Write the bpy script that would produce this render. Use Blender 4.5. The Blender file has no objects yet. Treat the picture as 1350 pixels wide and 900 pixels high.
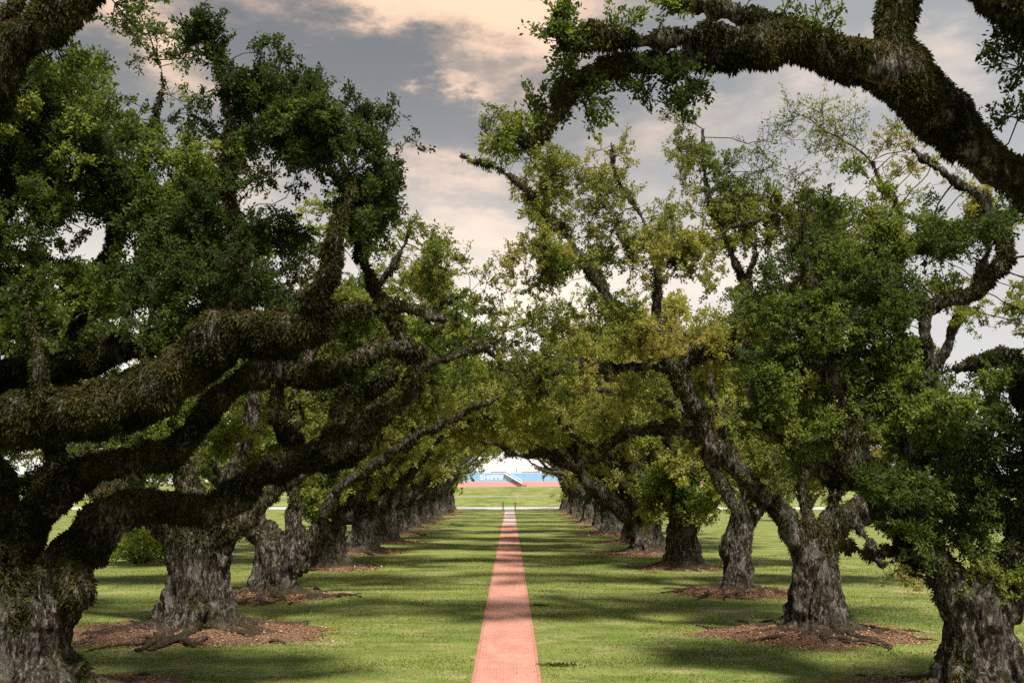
import bpy, math, random
import numpy as np
from mathutils import Vector
R = math.radians

# ------------------------------------------------------------------ camera, sky, sun, exposure
scene = bpy.context.scene
COL = scene.collection
FPX = 1400.0                    # focal length in pixels of the 1350 px wide photograph
CAM = np.array([0.0, 0.0, 6.2])
PITCH = math.atan(185/1400.0)
YAW = math.atan(2.3/1400.0)
cam_d = bpy.data.cameras.new('camera'); cam = bpy.data.objects.new('camera', cam_d); COL.objects.link(cam)
cam.location = CAM; cam.rotation_euler = (R(90)+PITCH, 0, -YAW)
cam_d.sensor_width = 36; cam_d.lens = 36*FPX/1350; cam_d.clip_start = .5; cam_d.clip_end = 6000
scene.camera = cam

SUN_EL, SUN_AZ = 57.0, 158.0     # azimuth clockwise from +Y (the way the camera looks): behind the camera, to the right
SUN_STRENGTH = 3.0
SKY_STRENGTH = .07
VEIL = 0.55
EXPOSURE = 1.24
scene.view_settings.view_transform = 'Standard'; scene.view_settings.look = 'None'
scene.view_settings.gamma = 1; scene.view_settings.use_curve_mapping = False
scene.view_settings.exposure = EXPOSURE
scene.cycles.max_bounces = 6; scene.cycles.diffuse_bounces = 3; scene.cycles.transmission_bounces = 4
scene.cycles.glossy_bounces = 2; scene.cycles.transparent_max_bounces = 4
scene.cycles.use_adaptive_sampling = True; scene.cycles.adaptive_threshold = .012
scene.cycles.use_denoising = False
scene.cycles.sample_clamp_indirect = 4

sd = bpy.data.lights.new('sun', 'SUN'); sun = bpy.data.objects.new('sun', sd); COL.objects.link(sun)
sd.energy = SUN_STRENGTH; sd.angle = R(8); sd.color = (1, .94, .84)
to_sun = Vector((math.sin(R(SUN_AZ))*math.cos(R(SUN_EL)), math.cos(R(SUN_AZ))*math.cos(R(SUN_EL)), math.sin(R(SUN_EL))))
sun.rotation_euler = to_sun.to_track_quat('Z', 'Y').to_euler(); sun.location = (0, -20, 60)

class NT:
    """short hand for building node trees"""
    def __init__(s, tree): s.t = tree; s.n = tree.nodes; s.l = tree.links
    def add(s, typ, **kw):
        nd = s.n.new(typ)
        for k, v in kw.items():
            if k.startswith('i_'):
                nd.inputs[int(k[2:]) if k[2:].isdigit() else k[2:]].default_value = v
            else: setattr(nd, k, v)
        return nd
    def ln(s, a, b): s.l.new(a, b)
    def val(s, x, sock):
        if hasattr(x, 'is_output') or hasattr(x, 'links'): s.ln(x, sock)
        else: sock.default_value = x
    def m(s, op, a, b=0.0, c=0.0, clamp=False):
        nd = s.n.new('ShaderNodeMath'); nd.operation = op; nd.use_clamp = clamp
        for i, x in enumerate((a, b, c)): s.val(x, nd.inputs[i])
        return nd.outputs[0]
    def mix(s, f, a, b, typ='MIX'):
        nd = s.n.new('ShaderNodeMix'); nd.data_type = 'RGBA'; nd.blend_type = typ
        s.val(f, nd.inputs[0]); s.val(a, nd.inputs[6]); s.val(b, nd.inputs[7])
        return nd.outputs[2]
    def ramp(s, f, stops, interp='LINEAR'):
        nd = s.n.new('ShaderNodeValToRGB'); s.ln(f, nd.inputs[0]); r = nd.color_ramp; r.interpolation = interp
        while len(r.elements) > 1: r.elements.remove(r.elements[-1])
        r.elements[0].position = stops[0][0]; r.elements[0].color = col4(stops[0][1])
        for p, c in stops[1:]: e = r.elements.new(p); e.color = col4(c)
        return nd.outputs[0]
    def noise(s, vec, scale, detail=3, rough=.55, dist=0):
        nd = s.n.new('ShaderNodeTexNoise'); s.ln(vec, nd.inputs['Vector'])
        nd.inputs['Scale'].default_value = scale; nd.inputs['Detail'].default_value = detail
        nd.inputs['Roughness'].default_value = rough; nd.inputs['Distortion'].default_value = dist
        return nd.outputs[0]
    def scale(s, vec, sc, loc=(0, 0, 0), rot=(0, 0, 0)):
        nd = s.n.new('ShaderNodeMapping'); s.ln(vec, nd.inputs[0]); nd.inputs[3].default_value = sc
        nd.inputs[1].default_value = loc; nd.inputs[2].default_value = rot
        return nd.outputs[0]
def col4(c):
    if isinstance(c, (int, float)): return (c, c, c, 1)
    return (c[0], c[1], c[2], 1)

w = bpy.data.worlds.new('World'); scene.world = w; w.use_nodes = True
def build_world():
    n = NT(w.node_tree); n.n.clear()
    out = n.add('ShaderNodeOutputWorld'); bg = n.add('ShaderNodeBackground'); n.ln(bg.outputs[0], out.inputs[0])
    bg.inputs[1].default_value = SKY_STRENGTH
    sky = n.add('ShaderNodeTexSky'); sky.sky_type = 'NISHITA'; sky.sun_disc = False
    sky.sun_elevation = R(SUN_EL); sky.sun_rotation = R(SUN_AZ); sky.air_density = 1.2; sky.dust_density = 2.0
    hs = n.add('ShaderNodeHueSaturation'); hs.inputs[1].default_value = .30; hs.inputs[2].default_value = .5
    n.ln(sky.outputs[0], hs.inputs[4])
    tc = n.add('ShaderNodeTexCoord'); sep = n.add('ShaderNodeSeparateXYZ'); n.ln(tc.outputs['Generated'], sep.inputs[0])
    X, Y, Z = sep.outputs
    el = n.m('MULTIPLY', n.m('ARCSINE', Z), 57.2958); az = n.m('MULTIPLY', n.m('ARCTAN2', X, Y), 57.2958)
    dv = tc.outputs['Generated']
    n1 = n.noise(n.scale(dv, (1, 1, 2.6)), 8, 7, .68); n2 = n.noise(n.scale(dv, (1, 1, 2.6), (5, 3, 1)), 8, 7, .68)
    azw = n.m('ADD', az, n.m('MULTIPLY', n.m('SUBTRACT', n1, .5), 10)); elw = n.m('ADD', el, n.m('MULTIPLY', n.m('SUBTRACT', n2, .5), 8))
    def blob(px, py, rx, ry, rot=0, amp=1.0):
        a0 = math.degrees(math.atan((px-672.7)/1400)); e0 = math.degrees(PITCH+math.atan((450-py)/1400))
        sx, sy = rx/24.4, ry/24.4
        dx = n.m('SUBTRACT', azw, a0); dy = n.m('SUBTRACT', elw, e0)
        c, s_ = math.cos(R(rot)), math.sin(R(rot))
        u = n.m('DIVIDE', n.m('ADD', n.m('MULTIPLY', dx, c), n.m('MULTIPLY', dy, s_)), sx)
        v = n.m('DIVIDE', n.m('SUBTRACT', n.m('MULTIPLY', dy, c), n.m('MULTIPLY', dx, s_)), sy)
        q = n.m('ADD', n.m('MULTIPLY', u, u), n.m('MULTIPLY', v, v))
        return n.m('MULTIPLY', n.m('POWER', 2.718, n.m('MULTIPLY', q, -1)), amp)
    tot = None
    for b in [(560, -25, 300, 62, -6, 1.25), (690, 70, 75, 60, -35, .8), (612, 112, 42, 20, -30, .8), (175, 80, 95, 50, -30, 1.0), (300, 250, 60, 40, 0, .5), (480, 25, 120, 30, -5, .4),
              (590, 232, 100, 30, 0, .8), (640, 310, 120, 40, 0, .8), (420, 200, 60, 30, 0, .25), (880, 190, 110, 50, 10, .6),
              (1090, 130, 120, 45, 10, .55), (960, 360, 160, 90, 0, .75), (700, 400, 150, 60, 0, .6), (1180, 250, 120, 60, 0, .6), (1290, 130, 60, 60, 0, .5)]:
        q = blob(*b); tot = q if tot is None else n.m('ADD', tot, q)
    # thinner cloud over the rest of the sky
    g = n.noise(n.scale(dv, (1, 1, 3)), 3.2, 7, .62)
    gen = n.m('MULTIPLY', n.m('SUBTRACT', g, .47), 1.3, clamp=True)
    fine = n.noise(n.scale(dv, (1, 1, 2.4), (2, 7, 4)), 16, 6, .62)
    mask = n.m('ADD', tot, n.m('MULTIPLY', n.m('SUBTRACT', fine, .5), .9))
    mask = n.m('ADD', mask, n.m('MULTIPLY', gen, .5))
    mr = n.add('ShaderNodeMapRange', interpolation_type='SMOOTHSTEP'); n.ln(mask, mr.inputs[0]); mr.inputs[1].default_value = .05; mr.inputs[2].default_value = 1.3
    mask = mr.outputs[0]
    # colours: slate veil high up, pale near the horizon; clouds peach above, cream lower down
    veil = n.ramp(n.m('DIVIDE', el, 90), [(0, (1.15, 1.11, 1.04)), (.06, (1.1, 1.05, .98)), (.11, (.95, .86, .77)), (.155, (.56, .53, .50)), (.20, (.28, .28, .285)), (.235, (.195, .20, .207)), (.28, (.158, .166, .175)), (1, (.18, .20, .23))])
    peach = n.ramp(n.m('DIVIDE', el, 90), [(0, (1.2, 1.14, 1.05)), (.10, (1.1, .92, .77)), (.2, (.80, .60, .48)), (.28, (.95, .66, .47)), (1, (.6, .56, .52))])
    rightness = n.m('MULTIPLY', n.m('ADD', az, 0), 1/18, clamp=True)
    veil = n.mix(n.m('MULTIPLY', rightness, .6), veil, (.50, .52, .54, 1))
    peach = n.mix(n.m('MULTIPLY', rightness, .6), peach, (.80, .73, .66, 1))
    vs = n.mix(1.0, veil, (1/SKY_STRENGTH/1.92,)*3+(1,), 'MULTIPLY'); ps = n.mix(1.0, peach, (1/SKY_STRENGTH/1.92,)*3+(1,), 'MULTIPLY')
    base = n.mix(.72, hs.outputs[0], vs)
    n.ln(n.mix(mask, base, ps), bg.inputs[0])
build_world()

# ------------------------------------------------------------------ numeric helpers
def W(px, py, d):
    """world point seen at pixel (px, py) of the photograph, d metres down the alley"""
    F = np.array([math.sin(YAW)*math.cos(PITCH), math.cos(YAW)*math.cos(PITCH), math.sin(PITCH)])
    Rt = np.array([math.cos(YAW), -math.sin(YAW), 0.0]); U = np.cross(Rt, F)
    r = F + Rt*(px-675)/FPX + U*(450-py)/FPX
    return CAM + r*(d/r[1])

_rs = np.random.RandomState(7); _G = _rs.rand(32, 32, 32).astype(np.float32)
def vnoise(p):
    i = np.floor(p).astype(int); f = p-i; f = f*f*(3-2*f)
    i &= 31; j = (i+1) & 31
    x0, y0, z0 = i[:, 0], i[:, 1], i[:, 2]; x1, y1, z1 = j[:, 0], j[:, 1], j[:, 2]; fx, fy, fz = f[:, 0], f[:, 1], f[:, 2]
    a = _G[x0, y0, z0]*(1-fx)+_G[x1, y0, z0]*fx; b = _G[x0, y1, z0]*(1-fx)+_G[x1, y1, z0]*fx
    c = _G[x0, y0, z1]*(1-fx)+_G[x1, y0, z1]*fx; d = _G[x0, y1, z1]*(1-fx)+_G[x1, y1, z1]*fx
    return (a*(1-fy)+b*fy)*(1-fz)+(c*(1-fy)+d*fy)*fz
def fbm(p, f=1.0, o=3, off=0.0):
    p = np.asarray(p, float)*f+off; s = 0; a = .5; t = 0
    for _ in range(o): s = s+a*vnoise(p); t += a; a *= .5; p = p*2.03+11.7
    return s/t
def nrm(v): return v/np.maximum(np.linalg.norm(v, axis=-1, keepdims=True), 1e-9)

def quad_mesh(name, V, F, smooth=False, tint=None):
    """mesh from arrays of corners (N,3) and quads (M,4); tint: one value per corner"""
    me = bpy.data.meshes.new(name); F = np.asarray(F, np.int32); V = np.asarray(V, np.float32)
    me.vertices.add(len(V)); me.vertices.foreach_set('co', V.ravel())
    k = F.shape[1]
    me.loops.add(F.size); me.loops.foreach_set('vertex_index', F.ravel())
    me.polygons.add(len(F)); me.polygons.foreach_set('loop_start', np.arange(0, F.size, k, dtype=np.int32))
    me.polygons.foreach_set('loop_total', np.full(len(F), k, np.int32))
    me.polygons.foreach_set('use_smooth', np.full(len(F), smooth, bool))
    if tint is not None:
        at = me.attributes.new('tint', 'FLOAT', 'POINT'); at.data.foreach_set('value', np.asarray(tint, np.float32))
    me.update(calc_edges=True)
    return me

def link(name, me, mat, parent=None, loc=(0, 0, 0)):
    o = bpy.data.objects.new(name, me); COL.objects.link(o); o.location = loc
    if mat is not None: me.materials.clear(); me.materials.append(mat)
    if parent is not None: o.parent = parent
    return o
def tag(o, label=None, cat=None, group=None, kind=None):
    if label: o['label'] = label
    if cat: o['category'] = cat
    if group: o['group'] = group
    if kind: o['kind'] = kind
    return o
def empty(name, loc, label, cat, group=None):
    o = bpy.data.objects.new(name, None); COL.objects.link(o); o.location = loc; o.empty_display_size = .5
    return tag(o, label, cat, group)

class MB:
    """collects boxes and bars into one mesh"""
    def __init__(s): s.v = []; s.f = []
    def raw(s, v, f):
        b = len(s.v); s.v += [tuple(map(float, q)) for q in v]; s.f += [tuple(b+i for i in q) for q in f]; return s
    def box(s, x0, x1, y0, y1, z0, z1):
        return s.raw([(x0, y0, z0), (x1, y0, z0), (x1, y1, z0), (x0, y1, z0), (x0, y0, z1), (x1, y0, z1), (x1, y1, z1), (x0, y1, z1)],
                     [(3, 2, 1, 0), (4, 5, 6, 7), (0, 1, 5, 4), (1, 2, 6, 5), (2, 3, 7, 6), (3, 0, 4, 7)])
    def bar(s, a, b, r, n=6, r2=None):
        a = np.array(a, float); b = np.array(b, float); t = nrm(b-a); q = np.array([0, 0, 1.0]) if abs(t[2]) < .9 else np.array([1.0, 0, 0])
        u = nrm(np.cross(t, q)); w_ = np.cross(t, u); r2 = r if r2 is None else r2
        v = [p+rr*(u*math.cos(k*2*math.pi/n)+w_*math.sin(k*2*math.pi/n)) for p, rr in ((a, r), (b, r2)) for k in range(n)]
        f = [(k, (k+1) % n, n+(k+1) % n, n+k) for k in range(n)]+[tuple(range(n))[::-1], tuple(range(n, 2*n))]
        return s.raw(v, f)
    def build(s, name, mat, parent=None, loc=(0, 0, 0), smooth=False):
        me = bpy.data.meshes.new(name); me.from_pydata(s.v, [], s.f)
        for p in me.polygons: p.use_smooth = smooth
        return link(name, me, mat, parent, loc)

# ------------------------------------------------------------------ materials
def mat(name):
    m = bpy.data.materials.new(name); m.use_nodes = True; n = NT(m.node_tree); n.n.clear()
    out = n.add('ShaderNodeOutputMaterial'); b = n.add('ShaderNodeBsdfPrincipled'); n.ln(b.outputs[0], out.inputs[0])
    return m, n, b, out
def plain(name, c, rough=.6, metal=0.0, var=.12, scale=1.5):
    m, n, b, o = mat(name); tc = n.add('ShaderNodeTexCoord')
    q = n.noise(tc.outputs['Object'], scale, 4)
    n.ln(n.mix(q, tuple(x*(1-var) for x in c)+(1,), tuple(min(1, x*(1+var)) for x in c)+(1,)), b.inputs['Base Color'])
    b.inputs['Roughness'].default_value = rough; b.inputs['Metallic'].default_value = metal
    return m
def leaf_mat(name, stops, trans=.44, tcol=1.75, rough=.55, spec=.2):
    m, n, b, out = mat(name)
    at = n.add('ShaderNodeAttribute', attribute_name='tint')
    c = n.ramp(at.outputs['Fac'], stops)
    n.ln(c, b.inputs['Base Color']); b.inputs['Roughness'].default_value = rough; b.inputs['Specular IOR Level'].default_value = spec
    t = n.add('ShaderNodeBsdfTranslucent'); n.ln(n.mix(1.0, c, (tcol*1.05, tcol*1.1, tcol*.55, 1), 'MULTIPLY'), t.inputs[0])
    mx = n.add('ShaderNodeMixShader'); mx.inputs[0].default_value = trans
    n.ln(b.outputs[0], mx.inputs[1]); n.ln(t.outputs[0], mx.inputs[2]); n.ln(mx.outputs[0], out.inputs[0])
    return m
M = {}
M['leaf'] = leaf_mat('live_oak_leaves', [(0, (.026, .042, .010)), (.3, (.054, .084, .018)), (.55, (.110, .148, .028)), (.8, (.21, .235, .048)), (1, (.29, .275, .075))])
M['leaf_brown'] = leaf_mat('olive_oak_leaves', [(0, (.030, .036, .012)), (.3, (.078, .100, .024)), (.55, (.150, .178, .038)), (.8, (.25, .255, .060)), (1, (.31, .25, .08))])
M['fern'] = leaf_mat('resurrection_fern', [(0, (.009, .010, .004)), (.4, (.030, .033, .009)), (.7, (.064, .064, .017)), (1, (.105, .070, .022))], trans=.2, rough=.85, spec=.06)
M['litter'] = leaf_mat('fallen_oak_leaves', [(0, (.07, .03, .015)), (.4, (.22, .09, .045)), (.75, (.40, .20, .11)), (1, (.52, .40, .29))], trans=.05, rough=.7)
M['grass_blade'] = leaf_mat('lawn_blades', [(0, (.04, .075, .015)), (.45, (.13, .18, .034)), (.8, (.25, .27, .07)), (1, (.38, .31, .17))], trans=.3, tcol=1.2)

def bark_mat():
    m, n, b, out = mat('oak_bark'); tc = n.add('ShaderNodeTexCoord'); geo = n.add('ShaderNodeNewGeometry')
    ob = tc.outputs['Object']; st = n.scale(ob, (1, 1, .36))
    big = n.noise(st, 1.6, 5, .6, .4); rid = n.noise(st, 8.5, 6, .78, .35)
    vo = n.add('ShaderNodeTexVoronoi', feature='DISTANCE_TO_EDGE'); n.ln(n.scale(ob, (1, 1, .22)), vo.inputs['Vector']); vo.inputs['Scale'].default_value = 16
    crack = n.ramp(vo.outputs['Distance'], [(0, 0), (.12, 1)])
    c = n.ramp(rid, [(.42, (.007, .005, .004)), (.48, (.030, .022, .016)), (.54, (.105, .082, .064)), (.615, (.34, .30, .26))])
    c = n.mix(n.m('MULTIPLY', n.m('SUBTRACT', 1, crack), .3), c, (.028, .022, .018, 1))
    c = n.mix(n.ramp(big, [(.55, 0), (.66, .45)]), c, (.32, .30, .27, 1))       # pale lichen
    sp = n.noise(ob, 1.1, 4, .6); sx = n.add('ShaderNodeSeparateXYZ'); n.ln(geo.outputs['Normal'], sx.inputs[0])
    up = n.m('MULTIPLY', n.m('ADD', sx.outputs[2], .25), .8, clamp=True)
    mossy = n.m('MULTIPLY', n.ramp(sp, [(.42, 0), (.6, 1)]), n.m('ADD', up, .22, clamp=True))
    zz = n.add('ShaderNodeSeparateXYZ'); n.ln(ob, zz.inputs[0]); low = n.add('ShaderNodeMapRange'); n.ln(zz.outputs[2], low.inputs[0]); low.inputs[1].default_value = .75; low.inputs[2].default_value = .25
    c = n.mix(n.m('MULTIPLY', low.outputs[0], .55), c, (.15, .085, .055, 1))
    c = n.mix(n.m('MULTIPLY', mossy, .7), c, (.038, .040, .014, 1))
    n.ln(c, b.inputs['Base Color']); b.inputs['Roughness'].default_value = .9; b.inputs['Specular IOR Level'].default_value = .15
    h = n.m('ADD', n.m('MULTIPLY', rid, 1.0), n.m('MULTIPLY', crack, .15))
    bp = n.add('ShaderNodeBump'); bp.inputs['Strength'].default_value = .9; bp.inputs['Distance'].default_value = .2
    n.ln(h, bp.inputs['Height']); n.ln(bp.outputs[0], b.inputs['Normal'])
    return m
M['bark'] = bark_mat()
def soil_mat():
    m, n, b, out = mat('leaf_litter_soil'); tc = n.add('ShaderNodeTexCoord'); ob = tc.outputs['Object']
    f = n.noise(ob, 22, 4, .7); g = n.noise(ob, 1.3, 4, .6)
    c = n.ramp(f, [(.38, (.022, .015, .010)), (.47, (.10, .050, .026)), (.55, (.25, .125, .062)), (.64, (.46, .30, .19))])
    c = n.mix(n.ramp(g, [(.5, 0), (.68, .7)]), c, (.085, .07, .035, 1))
    n.ln(c, b.inputs['Base Color']); b.inputs['Roughness'].default_value = .95
    bp = n.add('ShaderNodeBump'); bp.inputs['Strength'].default_value = 1; bp.inputs['Distance'].default_value = .06
    n.ln(f, bp.inputs['Height']); n.ln(bp.outputs[0], b.inputs['Normal'])
    return m
M['soil'] = soil_mat()
def lawn_mat(name, dry=1.0):
    m, n, b, out = mat(name); tc = n.add('ShaderNodeTexCoord'); ob = tc.outputs['Object']
    fine = n.noise(ob, 9, 4, .75); mid = n.noise(n.scale(ob, (.45, 1, 1)), .7, 6, .7); big = n.noise(n.scale(ob, (.4, 1, 1)), .13, 5, .65)
    c = n.ramp(fine, [(.25, (.055, .090, .016)), (.5, (.140, .188, .034)), (.75, (.235, .275, .062))])
    c = n.mix(n.ramp(mid, [(.44, 0), (.62, .65*dry)]), c, (.27, .275, .085, 1))
    c = n.mix(n.ramp(big, [(.44, 0), (.60, .55*dry)]), c, (.22, .255, .065, 1))
    dk = n.noise(n.scale(ob, (.35, 1, 1), (11, 7, 0)), .33, 6, .7); c = n.mix(n.ramp(dk, [(.48, 0), (.62, .6)]), c, (.055, .095, .020, 1))
    tan = n.noise(n.scale(ob, (.6, 1, 1), (31, 17, 0)), .55, 5, .7)
    c = n.mix(n.ramp(tan, [(.53, 0), (.65, .75*dry)]), c, (.38, .30, .17, 1))
    n.ln(c, b.inputs['Base Color']); b.inputs['Roughness'].default_value = .85; b.inputs['Specular IOR Level'].default_value = .2
    bp = n.add('ShaderNodeBump'); bp.inputs['Strength'].default_value = .8; bp.inputs['Distance'].default_value = .08
    n.ln(n.m('ADD', fine, n.m('MULTIPLY', mid, 1.5)), bp.inputs['Height']); n.ln(bp.outputs[0], b.inputs['Normal'])
    return m
M['lawn'] = lawn_mat('lawn'); M['levee'] = lawn_mat('levee_grass', 1.15)
def brick_mat():
    m, n, b, out = mat('brick_paving'); tc = n.add('ShaderNodeTexCoord'); ob = tc.outputs['Object']
    bt = n.add('ShaderNodeTexBrick'); n.ln(n.scale(ob, (1, 1, 1), (0, 0, 0), (0, 0, R(90))), bt.inputs['Vector'])
    bt.inputs['Color1'].default_value = (.46, .19, .135, 1); bt.inputs['Color2'].default_value = (.55, .245, .18, 1)
    bt.inputs['Mortar'].default_value = (.34, .17, .13, 1); bt.inputs['Scale'].default_value = 1
    bt.inputs['Brick Width'].default_value = .22; bt.inputs['Row Height'].default_value = .11; bt.inputs['Mortar Size'].default_value = .010
    g = n.noise(n.scale(ob, (1.5, .5, 1)), .8, 5, .65)
    c = n.mix(n.ramp(g, [(.35, 0), (.7, .55)]), bt.outputs[0], (.62, .35, .265, 1))
    st = n.noise(n.scale(ob, (.6, 2, 1), (9, 4, 0)), .9, 4, .6)
    c = n.mix(n.ramp(n.noise(ob, 2.6, 5, .75), [(.5, 0), (.66, .35)]), c, (.30, .13, .10, 1))
    c = n.mix(n.ramp(st, [(.48, 0), (.66, .5)]), c, (.44, .16, .12, 1))
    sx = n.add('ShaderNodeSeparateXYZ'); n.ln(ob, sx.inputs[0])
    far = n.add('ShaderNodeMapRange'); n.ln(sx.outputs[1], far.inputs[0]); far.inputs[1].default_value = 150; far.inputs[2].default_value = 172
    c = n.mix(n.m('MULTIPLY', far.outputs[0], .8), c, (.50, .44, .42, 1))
    n.ln(c, b.inputs['Base Color']); b.inputs['Roughness'].default_value = .8
    return m
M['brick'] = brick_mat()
M['edge'] = plain('edging_bricks', (.44, .185, .135), .8, 0, .3, 3)
M['asphalt'] = plain('worn_road', (.52, .50, .48), .9, 0, .1, .4)
M['paint'] = plain('road_paint', (.75, .68, .35), .7)
M['iron'] = plain('black_iron', (.03, .03, .035), .5, .4)
M['hull_blue'] = plain('hazed_hull_blue_paint', (.24, .45, .70), .6, 0, .3, .35)  # blue paint, with distance haze whitened into the colour
M['hull_red'] = plain('hazed_hull_red_paint', (.70, .33, .29), .65, 0, .22, .3)  # red paint, likewise paled in the colour to stand in for haze
M['ship_white'] = plain('ship_white_paint', (.78, .78, .76), .5)
M['ship_teal'] = plain('ship_teal_paint', (.03, .28, .42), .5)
M['pipe_red'] = plain('dark_red_pipe', (.24, .07, .06), .6)
M['fence_white'] = plain('white_fence_paint', (.75, .75, .72), .6)
M['water'] = plain('river_water', (.16, .15, .12), .15)
M['far'] = leaf_mat('far_trees', [(0, (.05, .07, .03)), (1, (.10, .12, .06))], trans=.2)

# ------------------------------------------------------------------ setting: lawn, path, road, levee, river
def grid(name, xs, ys, zf, mt, kind='structure'):
    X, Y = np.meshgrid(xs, ys); V = np.stack([X, Y, zf(X, Y)], -1).reshape(-1, 3); nx = len(xs)
    i = (np.arange(len(ys)-1)[:, None]*nx+np.arange(nx-1)[None]).ravel()
    o = link(name, quad_mesh(name, V, np.stack([i, i+1, i+1+nx, i+nx], -1), True), mt); o['kind'] = kind
    return o
PX = -.12; PW = 1.1
grid('lawn', np.linspace(-3000, 3000, 41), np.concatenate([np.linspace(-2600, 0, 10), np.linspace(30, 300, 28), np.linspace(400, 5000, 12)]), lambda x, y: 0*x, M['lawn'])
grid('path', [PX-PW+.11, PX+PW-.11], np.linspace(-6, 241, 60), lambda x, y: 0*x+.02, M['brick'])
mb = MB(); mb.box(PX-PW, PX-PW+.108, -6, 241, -.05, .032); mb.box(PX+PW-.108, PX+PW, -6, 241, -.05, .032)
tag(mb.build('path_edging', M['edge']), kind='structure')
grid('road', np.linspace(-500, 500, 60), [242.5, 246, 250, 254], lambda x, y: .05+(y-242.5)*.022, M['asphalt'])
def lev(x, y):
    w_ = .15*np.sin(x*.05)+.1*np.sin(x*.13+1)
    return np.interp(y, [254, 257, 270, 275, 279, 298, 306, 325], [.02, .25, 2.0, 2.45, 2.5, 4.75, 4.8, -.5])+w_*np.interp(y, [254, 270, 300, 325], [0, 1, 1, 0])
grid('levee', np.linspace(-900, 900, 181), [254.1, 257, 262, 266, 270, 275, 279, 285, 292, 298, 306, 315, 325], lev, M['levee'])
grid('levee_path', np.linspace(-900, 900, 181), [275.3, 278.7], lambda x, y: lev(x, y)+.05, M['asphalt'])
grid('river', [-3000, 3000], [323, 1150], lambda x, y: 0*x+.1, M['water'])

# ------------------------------------------------------------------ tree growing
def resample(P, r, step, rs=None, wob=0.0):
    """smooth curve through the control points (Catmull-Rom), points about `step` apart, a little gnarled"""
    P = np.asarray(P, float); r = np.asarray(r, float)
    if len(P) == 2: P = np.array([P[0], P.mean(0), P[1]]); r = np.array([r[0], r.mean(), r[1]])
    Q = np.vstack([2*P[0]-P[1], P, 2*P[-1]-P[-2]]); out = []; ro = []
    for i in range(len(P)-1):
        L = np.linalg.norm(P[i+1]-P[i]); k = max(1, int(round(L/step)))
        t = (np.arange(k)/k)[:, None]; a, b, c, d = Q[i], Q[i+1], Q[i+2], Q[i+3]
        out.append(.5*((2*b)+(c-a)*t+(2*a-5*b+4*c-d)*t*t+(-a+3*b-3*c+d)*t**3)); ro.append(r[i]+(r[i+1]-r[i])*t[:, 0])
    out.append(P[-1:]); ro.append(r[-1:]); out = np.vstack(out); ro = np.concatenate(ro)
    if wob:
        n3 = np.stack([fbm(out, .45, 2, 3.1+k*17) for k in range(3)], -1)-.5
        f = np.linspace(0, 1, len(out))[:, None]
        n4 = np.stack([fbm(out, 1.5, 2, 9.1+k*13) for k in range(3)], -1)-.5
        out = out+(n3*wob*ro.mean()*6+n4*min(.5, ro.mean()*2.2)*min(1, wob*4))*np.minimum(1, f*5)
        ro = ro*(1+.95*(fbm(out, 1.0, 3, 77)-.5))
    return out, ro

def tube(P, r, n=10):
    T = nrm(np.gradient(P, axis=0)); u = nrm(np.cross(T[0], [.31, .2, .93] if abs(T[0][2]) < .8 else [1, .1, .1])); V = []
    for i in range(len(P)):
        u = nrm(u-T[i]*u.dot(T[i])); w_ = np.cross(T[i], u)
        a = np.arange(n)*2*math.pi/n
        V.append(P[i]+r[i]*(np.cos(a)[:, None]*u+np.sin(a)[:, None]*w_))
    V = np.vstack(V); F = [(i*n+k, i*n+(k+1) % n, (i+1)*n+(k+1) % n, (i+1)*n+k) for i in range(len(P)-1) for k in range(n)]
    F.append(tuple(range(n))[::-1]); F.append(tuple((len(P)-1)*n+k for k in range(n)))
    return V, F

def fuse(tubes, voxel):
    """join overlapping closed tubes into one skin with a voxel remesh"""
    b = MB()
    for V, F in tubes: b.raw(V, F)
    me = bpy.data.meshes.new('tmp'); me.from_pydata(b.v, [], b.f); o = bpy.data.objects.new('tmp', me); COL.objects.link(o)
    md = o.modifiers.new('r', 'REMESH'); md.mode = 'VOXEL'; md.voxel_size = voxel
    sm = o.modifiers.new('s', 'SMOOTH'); sm.iterations = 2; sm.factor = .5
    dg = bpy.context.evaluated_depsgraph_get(); ev = o.evaluated_get(dg); m2 = bpy.data.meshes.new_from_object(ev)
    n = len(m2.vertices); V = np.empty(n*3, np.float32); m2.vertices.foreach_get('co', V); V = V.reshape(-1, 3)
    N = np.empty(n*3, np.float32); m2.vertices.foreach_get('normal', N); N = N.reshape(-1, 3)
    F = np.empty(len(m2.loops), np.int32); m2.loops.foreach_get('vertex_index', F)
    F = F.reshape(-1, 4) if len(F) == 4*len(m2.polygons) else np.array([list(p.vertices)[:4] if len(p.vertices) >= 4 else list(p.vertices)+[p.vertices[-1]] for p in m2.polygons], np.int32)
    bpy.data.objects.remove(o); bpy.data.meshes.remove(me); bpy.data.meshes.remove(m2)
    return V.astype(float), N.astype(float), F

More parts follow.
